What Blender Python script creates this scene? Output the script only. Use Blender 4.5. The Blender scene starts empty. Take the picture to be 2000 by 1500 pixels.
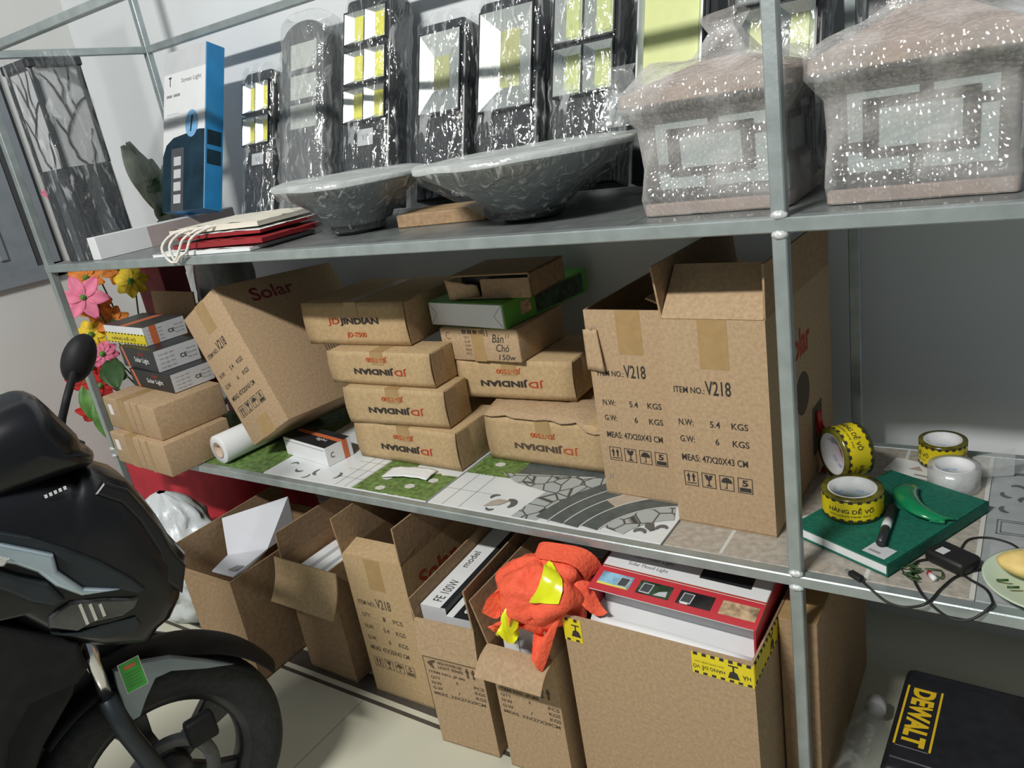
import bpy, bmesh, math, random
from mathutils import Vector, Matrix, noise, Euler

random.seed(7)
SC = bpy.context.scene
COL = SC.collection

# ------------------------------------------------------------------ camera, world, lights, exposure
cam_d = bpy.data.cameras.new('camera')
cam_d.sensor_width = 36.0
cam_d.lens = 27.223
cam_d.clip_start = 0.02
cam = bpy.data.objects.new('camera', cam_d)
COL.objects.link(cam)
R0, R1, R2 = Vector((.8280, .5376, -.1593)), Vector((.0528, -.3576, -.9324)), Vector((-.5582, .7636, -.3245))
mw = Matrix.Identity(4)
for i in range(3):
    mw[i][0], mw[i][1], mw[i][2] = R0[i], -R1[i], -R2[i]
mw = mw.to_quaternion().to_matrix().to_4x4()
mw.translation = (2.5552, -1.1919, 1.409)
cam.matrix_world = mw
SC.camera = cam

SC.view_settings.view_transform = 'Standard'
SC.view_settings.look = 'None'
SC.view_settings.gamma = 1.0
SC.view_settings.use_curve_mapping = False
SC.view_settings.exposure = 0.0
SC.cycles.transparent_max_bounces = 32
SC.cycles.max_bounces = 10

world = bpy.data.worlds.new('room_light')
SC.world = world
world.use_nodes = True
bg = world.node_tree.nodes['Background']
bg.inputs[0].default_value = (.86, .95, 1.0, 1)
bg.inputs[1].default_value = 0.15

def area(name, loc, target, sx, sy, power, color):
    l = bpy.data.lights.new(name, 'AREA')
    l.shape = 'RECTANGLE'
    l.size, l.size_y = sx, sy
    l.energy = power
    l.color = color
    o = bpy.data.objects.new(name, l)
    COL.objects.link(o)
    o.location = loc
    d = Vector(target) - Vector(loc)
    o.rotation_euler = d.to_track_quat('-Z', 'Y').to_euler()
    return o

area('ceiling_tube_light', (1.50, -2.40, 3.28), (1.3, .30, .85), .8, .10, 118, (1.0, .975, .92))

# ------------------------------------------------------------------ materials
def mat(name, base, rough=.6, metal=0.0, var=.0, scale=20.0, bump=0.0, bscale=None, spec=.5, coat=0.0, emit=None, stretch=None):
    m = bpy.data.materials.new(name)
    m.use_nodes = True
    nt = m.node_tree
    b = nt.nodes['Principled BSDF']
    b.inputs['Base Color'].default_value = (*base, 1)
    b.inputs['Roughness'].default_value = rough
    b.inputs['Metallic'].default_value = metal
    b.inputs['Specular IOR Level'].default_value = spec
    b.inputs['Coat Weight'].default_value = coat
    if emit:
        b.inputs['Emission Color'].default_value = (*emit[0], 1)
        b.inputs['Emission Strength'].default_value = emit[1]
    tc = nt.nodes.new('ShaderNodeTexCoord')
    src = tc.outputs['Object']
    if stretch:
        mp = nt.nodes.new('ShaderNodeMapping')
        mp.inputs['Scale'].default_value = stretch
        nt.links.new(src, mp.inputs[0])
        src = mp.outputs[0]
    if var:
        n = nt.nodes.new('ShaderNodeTexNoise')
        n.inputs['Scale'].default_value = scale
        n.inputs['Detail'].default_value = 6
        nt.links.new(src, n.inputs['Vector'])
        r = nt.nodes.new('ShaderNodeValToRGB')
        r.color_ramp.elements[0].position, r.color_ramp.elements[1].position = .3, .7
        r.color_ramp.elements[0].color = (*[max(0, c * (1 - var)) for c in base], 1)
        r.color_ramp.elements[1].color = (*[min(1, c * (1 + var)) for c in base], 1)
        nt.links.new(n.outputs['Fac'], r.inputs['Fac'])
        nt.links.new(r.outputs['Color'], b.inputs['Base Color'])
    if bump:
        n2 = nt.nodes.new('ShaderNodeTexNoise')
        n2.inputs['Scale'].default_value = bscale or scale
        n2.inputs['Detail'].default_value = 4
        nt.links.new(src, n2.inputs['Vector'])
        bp = nt.nodes.new('ShaderNodeBump')
        bp.inputs['Strength'].default_value = bump
        bp.inputs['Distance'].default_value = .01
        nt.links.new(n2.outputs['Fac'], bp.inputs['Height'])
        nt.links.new(bp.outputs['Normal'], b.inputs['Normal'])
    return m

def film(name, haze=.10, hcol=(.9, .93, .95), bscale=30.0, bump=.9, stretch=(1, 1, .35), lo=.52, hi=.66, rough=.12, gl=.16, voro=False, vdist=.012, add=.14):
    """clear or cloudy plastic film: transparent, with a hazy and a glossy share"""
    m = bpy.data.materials.new(name)
    m.use_nodes = True
    nt = m.node_tree
    nt.nodes.clear()
    N = nt.nodes.new
    out = N('ShaderNodeOutputMaterial')
    tr, gs, df = N('ShaderNodeBsdfTransparent'), N('ShaderNodeBsdfGlossy'), N('ShaderNodeBsdfDiffuse')
    tr.inputs[0].default_value = (.97, .98, .98, 1)
    gs.inputs['Color'].default_value = (1, 1, 1, 1)
    gs.inputs['Roughness'].default_value = rough
    df.inputs['Color'].default_value = (*hcol, 1)
    tc = N('ShaderNodeTexCoord'); mp = N('ShaderNodeMapping')
    mp.inputs['Scale'].default_value = stretch
    nt.links.new(tc.outputs['Object'], mp.inputs[0])
    n = N('ShaderNodeTexNoise')
    n.inputs['Scale'].default_value = bscale
    n.inputs['Detail'].default_value = 3
    n.inputs['Distortion'].default_value = .8
    nt.links.new(mp.outputs[0], n.inputs['Vector'])
    h = n.outputs['Fac']
    if voro:
        vo = N('ShaderNodeTexVoronoi')
        vo.inputs['Scale'].default_value = 110
        nt.links.new(tc.outputs['Object'], vo.inputs['Vector'])
        h = vo.outputs['Distance']
    bp = N('ShaderNodeBump')
    bp.inputs['Strength'].default_value = bump
    bp.inputs["Distance"].default_value = vdist
    nt.links.new(h, bp.inputs['Height'])
    nt.links.new(bp.outputs['Normal'], gs.inputs['Normal'])
    if not voro: nt.links.new(bp.outputs['Normal'], df.inputs['Normal'])
    rp = N('ShaderNodeValToRGB')
    rp.color_ramp.elements[0].position, rp.color_ramp.elements[1].position = lo, hi
    rp.color_ramp.elements[0].color = (haze, haze, haze, 1)
    k = min(1, haze + add)
    rp.color_ramp.elements[1].color = (k, k, k, 1)
    nt.links.new(n.outputs['Fac'], rp.inputs['Fac'])
    m1 = N('ShaderNodeMixShader')
    nt.links.new(rp.outputs['Color'], m1.inputs['Fac'])
    nt.links.new(tr.outputs[0], m1.inputs[1])
    nt.links.new(df.outputs[0], m1.inputs[2])
    m2 = N('ShaderNodeMixShader')
    m2.inputs['Fac'].default_value = gl
    nt.links.new(m1.outputs[0], m2.inputs[1])
    nt.links.new(gs.outputs[0], m2.inputs[2])
    nt.links.new(m2.outputs[0], out.inputs['Surface'])
    return m

def pebble_mat(name, stone, gap, scale):
    m = mat(name, stone, .5)
    nt = m.node_tree
    b = nt.nodes['Principled BSDF']
    tc = nt.nodes.new('ShaderNodeTexCoord')
    v = nt.nodes.new('ShaderNodeTexVoronoi')
    v.feature = 'DISTANCE_TO_EDGE'
    v.inputs['Scale'].default_value = scale
    r = nt.nodes.new('ShaderNodeValToRGB')
    r.color_ramp.elements[0].position, r.color_ramp.elements[1].position = .015, .07
    r.color_ramp.elements[0].color = (*gap, 1)
    r.color_ramp.elements[1].color = (*stone, 1)
    nt.links.new(tc.outputs['Object'], v.inputs['Vector'])
    nt.links.new(v.outputs['Distance'], r.inputs['Fac'])
    nt.links.new(r.outputs['Color'], b.inputs['Base Color'])
    return m

KRAFT = mat('kraft_card', (.455, .325, .20), .85, var=.13, scale=130, bump=.08, bscale=60, spec=.2)
KRAFTG = mat('kraft_card_golden', (.485, .35, .195), .85, var=.12, scale=120, bump=.08, bscale=60, spec=.2)
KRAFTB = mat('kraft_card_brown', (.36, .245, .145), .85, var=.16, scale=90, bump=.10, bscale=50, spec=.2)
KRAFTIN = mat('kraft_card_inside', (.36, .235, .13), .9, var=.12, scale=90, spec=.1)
BTAPE = mat('brown_packing_tape', (.40, .265, .12), .38, var=.08, scale=40)
INK = mat('black_print', (.035, .03, .028), .7)
INKW = mat('faded_black_print', (.10, .07, .045), .8)
INKR = mat('red_print', (.42, .05, .02), .7)
INKO = mat('orange_red_print', (.50, .10, .03), .7)
GREYINK = mat('grey_print', (.30, .30, .31), .7)
WHITE = mat('white_card', (.80, .82, .84), .55, var=.03, scale=14)
WHITEG = mat('pale_grey_card', (.60, .62, .65), .5, var=.05, scale=18)
PINKG = mat('pinkish_grey_card', (.46, .38, .37), .6, var=.04, scale=14)
BLACKC = mat('black_card', (.018, .02, .024), .4, var=.2, scale=20)
ORNG = mat('orange_card_band', (.62, .16, .06), .5)
GALV = mat('galvanised_steel', (.40, .455, .46), .42, metal=.55, var=.14, scale=22, bump=.05, bscale=90)
WELD = mat('silver_weld_paint', (.68, .72, .73), .4, metal=.3, var=.1, scale=60, bump=.4, bscale=90)
WALL = mat('white_wall_paint', (.76, .80, .83), .7, var=.02, scale=4)
WALLG = mat('glossy_white_wall_panel', (.72, .73, .72), .25, var=.03, scale=3, bump=.25, bscale=4)
DOORG = mat('grey_painted_metal', (.23, .26, .29), .45, var=.08, scale=20)
DOORD = mat('dark_grey_seal', (.06, .065, .07), .6)
YEL = mat('led_phosphor_yellow', (.83, .80, .12), .35, var=.05, scale=30)
YELG = mat('led_phosphor_lime', (.60, .66, .28), .35, var=.04, scale=30)
YELK = mat('led_phosphor_khaki', (.52, .53, .26), .35, var=.04, scale=30)
LENSW = mat('ribbed_white_lens', (.62, .65, .62), .3, var=.05, scale=30, bump=.6, bscale=60, stretch=(.1, .1, 4))
REFL = mat('satin_reflector', (.78, .82, .80), .22, metal=.75, var=.08, scale=14)
ALUB = mat('black_painted_aluminium', (.022, .025, .03), .35, var=.2, scale=30)
ALUG = mat('dark_grey_aluminium', (.075, .082, .09), .35, var=.15, scale=24)
BLUE = mat('bright_blue_card', (.02, .24, .55), .4, var=.1, scale=20)
NAVY = mat('navy_printed_card', (.010, .034, .055), .55, var=.4, scale=14, spec=.25)
SKYB = mat('light_blue_print', (.20, .45, .75), .4)
GREEN = mat('bright_green_card', (.10, .33, .05), .45, var=.1, scale=20)
BOOKG = mat('green_cloth_cover', (.005, .13, .085), .7, var=.2, scale=120, bump=.2, bscale=160)
PAPER = mat('white_paper', (.78, .81, .82), .7, var=.04, scale=20)
CREAM = mat('cream_paper', (.74, .70, .60), .65, var=.05, scale=20)
REDP = mat('dark_red_paper', (.30, .018, .025), .5, var=.2, scale=12)
ROPE = mat('white_rope', (.80, .78, .72), .8, bump=.5, bscale=200)
HYEL = mat('yellow_hazard_tape', (.80, .66, .015), .35, var=.06, scale=20)
HOLI = mat('clear_tape_over_black_and_yellow', (.13, .12, .015), .22, var=.5, scale=40)
TCORE = mat('white_printed_tape_core', (.76, .78, .80), .5, var=.05, scale=40)
TCLEAR = film('clear_adhesive_tape', .42, (.72, .74, .74), 20, .4, (1, 1, 1), gl=.12)
WRAP = film('clear_stretch_film', .025, (.86, .9, .93), 46, 1.0, (1, 1, .28), .58, .66, .07, .10, add=.30)
WRAPH = film('hazy_stretch_film', .12, (.82, .86, .87), 36, .9, (1, 1, .4), .54, .66, .10, .10, add=.2)
FTOP = film('cloudy_film_cover', .45, (.80, .84, .84), 20, .5, (1, 1, 1), .45, .66, .2, .10)
BUBBLE = film('bubble_wrap', .20, (.74, .73, .72), 12, .6, (1, 1, 1), .40, .70, .14, .13, True, .007, add=.32)
LANT = mat('dark_bronze_lantern', (.055, .045, .04), .5, var=.3, scale=30)
LANTR = mat('copper_lantern_roof', (.42, .31, .26), .5, var=.2, scale=20)
LGLASS = mat('frosted_lantern_glass', (.50, .57, .57), .3, var=.05, scale=20)
DISH = mat('grey_lampshade', (.20, .22, .23), .35, metal=.3, var=.15, scale=12)
DISHB = mat('black_lamp_driver', (.018, .02, .024), .4)
ROLLW = mat('white_film_roll', (.80, .83, .86), .25, var=.03, scale=10)
ROLLC = mat('card_roll_core', (.55, .44, .36), .8, var=.1, scale=60)
VEST = mat('fluorescent_orange_mesh', (1.0, .13, .06), .75, var=.12, scale=40, bump=.4, bscale=120)
VESTY = mat('reflective_yellow_tape', (.80, .84, .02), .25, var=.05, scale=20)
REDCL = mat('red_cloth', (.52, .03, .05), .75, var=.15, scale=14, bump=.4, bscale=14)
BAGW = mat('white_plastic_bag_film', (.66, .72, .76), .35, var=.12, scale=9, bump=.5, bscale=18)
BAGG = mat('grey_plastic_bag_film', (.20, .21, .20), .3, var=.3, scale=9, bump=.6, bscale=14)
FOAM = mat('white_foam_sheet', (.66, .68, .74), .45, var=.03, scale=6)
REDBOX = mat('red_printed_card', (.62, .045, .06), .4, var=.06, scale=20)
BIKEB = mat('glossy_black_plastic', (.008, .0085, .011), .28, var=.3, scale=6, spec=.4, coat=.12)
BIKED = mat('dark_grey_metallic_plastic', (.035, .043, .05), .38, metal=.4, var=.1, scale=20, spec=.4)
BIKEM = mat('matt_black_plastic', (.011, .011, .013), .6, var=.3, scale=30, spec=.25)
BIKES = mat('blue_grey_metallic_paint', (.19, .235, .265), .3, metal=.5, var=.08, scale=20, coat=.5)
BIKEL = mat('pale_chrome_trim', (.46, .57, .65), .3, metal=.5, var=.1, scale=20, coat=.4)
CHROME = mat('chrome', (.75, .75, .78), .15, metal=1.0)
TYRE = mat('tyre_rubber', (.022, .025, .027), .8, var=.3, scale=60, bump=.3, bscale=80)
RIM = mat('dark_alloy_rim', (.045, .045, .05), .4, metal=.5, var=.2, scale=20)
LENS = mat('smoked_headlamp_lens', (.05, .05, .05), .08, var=.5, scale=20, coat=1.0)
STKG = mat('green_sticker', (.04, .42, .05), .45, var=.08, scale=40)
PINK = mat('pink_petal', (.80, .20, .34), .6, var=.15, scale=30)
PETY = mat('yellow_petal', (.85, .62, .03), .6, var=.15, scale=30)
PETO = mat('orange_petal', (.70, .22, .02), .6, var=.2, scale=30)
PETR = mat('red_petal', (.62, .03, .03), .6, var=.2, scale=30)
LEAF = mat('green_leaf', (.10, .25, .05), .5, var=.35, scale=25)
LEAFD = mat('dark_green_leaf', (.03, .085, .02), .5, var=.35, scale=25)
LEAFP = mat('film_hazed_leaf', (.42, .45, .37), .6, var=.2, scale=25)  # leaf green paled in colour to carry the haze of the film before it
STEM = mat('dark_green_stem', (.05, .09, .03), .6)
DARKRED = mat('dark_red_gift_paper', (.18, .012, .025), .5, var=.2, scale=20)
PLATE = mat('pale_green_melamine', (.58, .70, .55), .3, var=.03, scale=10)
MANGO = mat('yellow_fruit_flesh', (.80, .60, .22), .6, var=.15, scale=30, bump=.2, bscale=60)
CABLE = mat('black_cable', (.012, .012, .013), .5)
GLASSP = film('clear_bottle_plastic', .10, (.6, .62, .6), 20, .5, (1, 1, 1), gl=.12)
CASE = mat('black_tool_case_plastic', (.013, .014, .018), .45, var=.3, scale=40)
LOGOY = mat('yellow_logo_plate', (.75, .50, .02), .45)
GREENPL = mat('green_glossy_plastic', (.006, .20, .075), .2, var=.2, scale=20, coat=.5)
REDPL = mat('red_plastic_film', (.55, .03, .025), .3, var=.25, scale=20, bump=.5, bscale=30)
BLUEPL = mat('blue_plastic', (.03, .10, .28), .4, var=.1, scale=20)
MARBLE = mat('pale_marble_panel', (.52, .53, .55), .3, var=.08, scale=12)
BARK = mat('dark_branch_inlay', (.045, .045, .05), .5)
T_WHITE = mat('white_ceramic', (.74, .78, .80), .28, var=.05, scale=8)
T_GREY = mat('mid_grey_ceramic', (.40, .42, .43), .3, var=.1, scale=14)
T_SLATE = mat('slate_grey_brick_print', (.085, .108, .112), .35, var=.2, scale=40)
T_SAND = mat('sand_brick_print', (.46, .40, .33), .4, var=.1, scale=30)
T_STONE = mat('beige_stone_print', (.42, .385, .335), .45, var=.2, scale=70, bump=.15, bscale=120)
T_GRASS = mat('grass_print', (.13, .22, .06), .45, var=.5, scale=70)
T_PEB = pebble_mat('pebble_print', (.42, .46, .46), (.06, .06, .055), 26)
T_LINE = mat('pale_grout_line', (.62, .63, .60), .5)
T_INK = mat('dark_grey_ornament', (.12, .125, .13), .4, var=.3, scale=30)
T_DAM = mat('grey_damask_ceramic', (.36, .39, .40), .3, var=.1, scale=30)
T_DARK = mat('dark_grey_shelf_tile', (.16, .175, .175), .35, var=.25, scale=20)
PIC1 = mat('blue_photo_print', (.25, .48, .75), .4, var=.6, scale=30)
PIC2 = mat('dark_green_photo_print', (.03, .06, .03), .4, var=.9, scale=40)
PIC3 = mat('black_photo_print', (.025, .022, .024), .4, var=.5, scale=30)
PIC4 = mat('tan_photo_print', (.50, .36, .22), .4, var=.6, scale=60)

def floor_mat():
    m = mat('cream_floor_tile', (.60, .60, .49), .28, var=.04, scale=5)
    return m
FLOOR = floor_mat()
FSTRIPE = mat('dark_border_strip', (.075, .068, .06), .35, var=.15, scale=30)
FGAP = mat('tile_joint', (.36, .35, .29), .6)

# ------------------------------------------------------------------ mesh builder
_txt = {}
def text_mesh(s, bold):
    k = (s, bold)
    if k not in _txt:
        cu = bpy.data.curves.new('lettering', 'FONT')
        cu.body = s
        cu.size = 1.0
        cu.offset = bold
        cu.resolution_u = 3
        ob = bpy.data.objects.new('lettering', cu)
        me = bpy.data.meshes.new_from_object(ob)
        vs = [v.co.copy() for v in me.vertices]
        fs = [list(p.vertices) for p in me.polygons]
        bpy.data.objects.remove(ob); bpy.data.curves.remove(cu); bpy.data.meshes.remove(me)
        _txt[k] = (vs, fs)
    return _txt[k]

class MB:
    def __init__(s):
        s.v, s.f, s.mi, s.sm, s.mats = [], [], [], [], []
    def m(s, mt):
        if mt not in s.mats: s.mats.append(mt)
        return s.mats.index(mt)
    def add(s, vs, fs, mt, M=None, smooth=False):
        b = len(s.v)
        s.v += [(M @ Vector(v)) if M else Vector(v) for v in vs]
        i = s.m(mt)
        for f in fs:
            s.f.append([b + k for k in f]); s.mi.append(i); s.sm.append(smooth)
        return s
    def box(s, a, b, mt, M=None, bev=0.0, seg=1):
        a, b = [min(p, q) for p, q in zip(a, b)], [max(p, q) for p, q in zip(a, b)]
        bm = bmesh.new()
        vs = [bm.verts.new((x, y, z)) for x in (a[0], b[0]) for y in (a[1], b[1]) for z in (a[2], b[2])]
        for f in ((0, 1, 3, 2), (4, 6, 7, 5), (0, 4, 5, 1), (2, 3, 7, 6), (0, 2, 6, 4), (1, 5, 7, 3)):
            bm.faces.new([vs[k] for k in f])
        if bev:
            bev = min(bev, .45 * min(b[k] - a[k] for k in range(3)))
            bmesh.ops.bevel(bm, geom=bm.edges[:], offset=bev, segments=seg, affect='EDGES', profile=.5)
        bm.verts.index_update()
        s.add([v.co.copy() for v in bm.verts], [[v.index for v in f.verts] for f in bm.faces], mt, M, bev > 0 and seg > 1)
        bm.free()
        return s
    def quad(s, p, mt, M=None):
        return s.add(p, [list(range(len(p)))], mt, M)
    def prism(s, pts, lo, hi, mt, M=None, bev=0.0, seg=2):
        """pts 2D (x,z) outline, extruded along y from lo to hi"""
        bm = bmesh.new()
        A = [bm.verts.new((x, lo, z)) for x, z in pts]
        B = [bm.verts.new((x, hi, z)) for x, z in pts]
        n = len(pts)
        fa = bm.faces.new(A); fb = bm.faces.new(B[::-1])
        for i in range(n):
            bm.faces.new([A[i], B[i], B[(i + 1) % n], A[(i + 1) % n]])
        bmesh.ops.recalc_face_normals(bm, faces=bm.faces[:])
        if bev:
            ed = [e for e in bm.edges if (e.verts[0].co.y == e.verts[1].co.y)]
            bmesh.ops.bevel(bm, geom=ed, offset=bev, segments=seg, affect='EDGES', profile=.5, clamp_overlap=True)
        bmesh.ops.triangulate(bm, faces=[f for f in bm.faces if len(f.verts) > 4])
        bm.verts.index_update()
        s.add([v.co.copy() for v in bm.verts], [[v.index for v in f.verts] for f in bm.faces], mt, M)
        bm.free()
        return s
    def tube(s, path, r, mt, seg=8, closed=False, M=None):
        P = [Vector(p) for p in path]
        n = len(P)
        rr = r if isinstance(r, (list, tuple)) else [r] * n
        vs, fs = [], []
        up = Vector((0, 0, 1))
        prev = None
        for i in range(n):
            if closed: t = (P[(i + 1) % n] - P[i - 1])
            else: t = P[min(i + 1, n - 1)] - P[max(i - 1, 0)]
            t.normalize()
            if prev is None:
                a = t.cross(up)
                if a.length < .1: a = t.cross(Vector((1, 0, 0)))
            else:
                a = prev - t * prev.dot(t)
            a.normalize(); prev = a
            b = t.cross(a)
            for k in range(seg):
                an = 2 * math.pi * k / seg
                vs.append(P[i] + (a * math.cos(an) + b * math.sin(an)) * rr[i])
        for i in range(n if closed else n - 1):
            j = (i + 1) % n
            for k in range(seg):
                k2 = (k + 1) % seg
                fs.append([i * seg + k, i * seg + k2, j * seg + k2, j * seg + k])
        if not closed:
            fs.append(list(range(seg))[::-1]); fs.append([(n - 1) * seg + k for k in range(seg)])
        return s.add(vs, fs, mt, M, True)
    def lathe(s, prof, mt, seg=40, M=None, smooth=True, caps=False, jit=None):
        vs, fs = [], []
        n = len(prof)
        for i, (r, z) in enumerate(prof):
            for k in range(seg):
                a = 2 * math.pi * k / seg
                p = Vector((r * math.cos(a), r * math.sin(a), z))
                vs.append(jit(p) if jit else p)
        for i in range(n - 1):
            for k in range(seg):
                k2 = (k + 1) % seg
                fs.append([i * seg + k, i * seg + k2, (i + 1) * seg + k2, (i + 1) * seg + k])
        if caps:
            fs.append(list(range(seg))[::-1]); fs.append([(n - 1) * seg + k for k in range(seg)])
        return s.add(vs, fs, mt, M, smooth)
    def grid(s, fn, nu, nv, mt, M=None, smooth=True, wrap=False):
        vs = [fn(i / (nu if wrap else nu - 1), j / (nv - 1)) for j in range(nv) for i in range(nu)]
        fs = []
        for j in range(nv - 1):
            for i in range(nu if wrap else nu - 1):
                i2 = (i + 1) % nu
                fs.append([j * nu + i, j * nu + i2, (j + 1) * nu + i2, (j + 1) * nu + i])
        return s.add(vs, fs, mt, M, smooth)
    def text(s, body, x0, z0, w, h, mt, M, bold=.0, flip=False, shear=0.0):
        """lettering in the local x-z plane at y=0, lower left (x0,z0), fitted to w x h"""
        vs, fs = text_mesh(body, bold)
        if not vs: return s
        xa, xb = min(v.x for v in vs), max(v.x for v in vs)
        ya, yb = min(v.y for v in vs), max(v.y for v in vs)
        out = []
        for v in vs:
            a, b = (v.x - xa) / (xb - xa), (v.y - ya) / (yb - ya)
            if flip: a, b = 1 - a, 1 - b
            out.append((x0 + a * w + shear * b * h, 0, z0 + b * h))
        return s.add(out, fs, mt, M)
    def build(s, name, parent=None, loc=None, rot=None, solid=0.0, normals=False):
        me = bpy.data.meshes.new(name)
        me.from_pydata(s.v, [], s.f)
        for mt in s.mats: me.materials.append(mt)
        me.polygons.foreach_set('material_index', s.mi)
        me.polygons.foreach_set('use_smooth', s.sm)
        me.update()
        if normals:
            bm = bmesh.new(); bm.from_mesh(me)
            bmesh.ops.recalc_face_normals(bm, faces=bm.faces[:])
            bm.to_mesh(me); bm.free()
        o = bpy.data.objects.new(name, me)
        COL.objects.link(o)
        if parent: o.parent = parent
        if loc: o.location = loc
        if rot: o.rotation_euler = rot
        if solid:
            md = o.modifiers.new('thickness', 'SOLIDIFY'); md.thickness = solid; md.offset = 0
        return o

def tag(o, label, cat, group=None, kind=None):
    o['label'] = label
    o['category'] = cat
    if group: o['group'] = group
    if kind: o['kind'] = kind
    return o
def thing(name, label, cat, loc=(0, 0, 0), rot=(0, 0, 0), group=None):
    o = bpy.data.objects.new(name, None)
    o.empty_display_size = .05
    COL.objects.link(o)
    o.location = loc
    o.rotation_euler = rot
    return tag(o, label, cat, group)
def structure(name, mb, **k):
    o = mb.build(name, **k)
    o['kind'] = 'structure'
    return o
def T(x, y, z): return Matrix.Translation((x, y, z))
def RX(a): return Matrix.Rotation(a, 4, 'X')
def RY(a): return Matrix.Rotation(a, 4, 'Y')
def RZ(a): return Matrix.Rotation(a, 4, 'Z')
def nz(p, sc, seed=0.0): return noise.noise(Vector(p) * sc + Vector((seed, seed * 1.7, seed * .3)))

# ------------------------------------------------------------------ room
Z3, Z2, ZT, TB = .57, 1.2005, 1.8228, .0227
W, D = 2.235, .576
b = MB()
b.box((-.75, -4, -.05), (4.2, .82, 0), FLOOR)
structure('floor', b)
b = MB()
b.box((-.7, -.117, 0), (4.2, -.105, .0006), FSTRIPE)
b.box((-.7, -.088, 0), (4.2, -.03, .0006), FSTRIPE)
structure('trim_1', b)
b = MB()
for y in (-.9, -1.7): b.box((-.7, y, 0), (4.2, y + .003, .0004), FGAP)
for x in (.3, 1.1, 1.9, 2.7): b.box((x, -4, 0), (x + .003, -.117, .0004), FGAP)
structure('trim_2', b)
b = MB(); b.box((-.75, .72, 0), (4.2, .82, 3.2), WALL); structure('wall_back', b)
b = MB(); b.box((-.8, -4, 0), (-.7, .72, 3.2), WALLG); structure('wall_left', b)
# grey metal shutter window in the left wall
b = MB()
y1, y0, zb = .37, -1.3, 1.098
b.box((-.70, y0, zb), (-.675, y1, zb + .055), DOORG)
b.box((-.70, y1 - .05, zb), (-.675, y1, 2.5), DOORG)
b.box((-.70, y1 - .085, zb + .055), (-.69, y1 - .05, 2.5), DOORD)
b.box((-.70, y0, zb + .055), (-.685, y1 - .085, 2.5), DOORG)
for yy in (.16, .02, -.3, -.5):
    b.box((-.685, yy, zb + .10), (-.675, yy + .03, 2.45), DOORG, bev=.004)
b.box((-.70, y1, zb), (-.69, y1 + .018, 2.5), DOORD)
structure('window_1', b)

# ------------------------------------------------------------------ steel rack
rack = thing('steel_shelf_rack', 'galvanised square-tube steel rack with welded shelves along the back wall', 'shelf rack')
XR = 3.25
def part(parent, name, mb, label=None, **k):
    o = mb.build(name, parent, **k)
    if label: o['label'] = label
    return o
for (x, y) in ((-TB, 0), (W - TB, 0), (XR, 0), (-TB, D - TB), (W - TB, D - TB), (XR, D - TB)):
    part(rack, 'post', MB().box((x, y, 0), (x + TB, y + TB, 2.25), GALV, bev=.002))
for z in (Z3, Z2, ZT):
    for y in (-.0012, D - TB + .0012):
        part(rack, 'rail', MB().box((-TB - .001, y, z - TB), (XR + TB, y + TB, z), GALV, bev=.002))
    for x in (-TB, W - TB, XR):
        zd = .0107 if x == W - TB and z != ZT else 0
        part(rack, 'side_rail', MB().box((x + .001, TB, z - TB - zd), (x + TB - .001, D - TB, z - zd), GALV, bev=.002))
for z in (Z3, Z2):
    for x in (.745, 1.355, 1.96):
        part(rack, 'cross_bar', MB().box((x - .02, TB - .002, z - TB), (x + .02, D - TB + .002, z - .0105), GALV))
for x, z in ((W - TB / 2, Z2 + .004), (W - TB / 2, Z2 - TB - .003), (W - TB / 2, Z3 + .004), (W - TB / 2, Z3 - TB - .002), (-TB / 2, Z3 + .002), (-TB / 2, Z3 - TB)):
    bb = MB()
    bb.grid(lambda u, v: Vector((x + (.014 + .002 * math.sin(9 * u)) * math.cos(2 * math.pi * u) * math.sin(math.pi * v),
                                 .002 + .008 * math.sin(2 * math.pi * u) * math.sin(math.pi * v),
                                 z + .007 * math.cos(math.pi * v) + .002 * nz((u * 5, v * 5, x), 3))), 14, 8, WELD, wrap=True)
    part(rack, 'weld_bead', bb)

# ------------------------------------------------------------------ ceramic tiles lying in the shelf frames
def tile(x0, x1, z, base, label, deco=None, y0=.0230, y1=.5520, group=None):
    b = MB()
    b.box((x0, y0, z - .010), (x1, y1, z), base, bev=.0008)
    if deco: deco(b, z + .0004)
    o = b.build('floor_tile')
    return tag(o, label, 'tile', group)
def patch(b, pts, z, mt): b.quad([(x, y, z) for x, y in pts], mt)
def ring(b, cx, cy, r0, r1, a0, a1, z, mt, n=20, ymin=.026, xmax=9):
    for i in range(n):
        p, q = a0 + (a1 - a0) * i / n, a0 + (a1 - a0) * (i + 1) / n
        pts = [(cx + r * math.cos(a), cy + r * math.sin(a)) for r, a in ((r0, p), (r1, p), (r1, q), (r0, q))]
        if min(y for _, y in pts) < ymin or max(y for _, y in pts) > .55 or max(x for x, _ in pts) > xmax: continue
        patch(b, pts, z, mt)
def curl(b, cx, cy, s, a0, z, mt, turn=2.6, wd=.28):
    L, Rr = [], []
    n = 12
    for i in range(n + 1):
        t = i / n
        a = a0 + turn * t
        r = s * (1 - .45 * t)
        w = s * wd * math.sin(math.pi * (.12 + .8 * t))
        L.append((cx + (r + w) * math.cos(a), cy + (r + w) * math.sin(a)))
        Rr.append((cx + (r - w) * math.cos(a), cy + (r - w) * math.sin(a)))
    for i in range(n):
        patch(b, [L[i], L[i + 1], Rr[i + 1], Rr[i]], z, mt)
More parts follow.
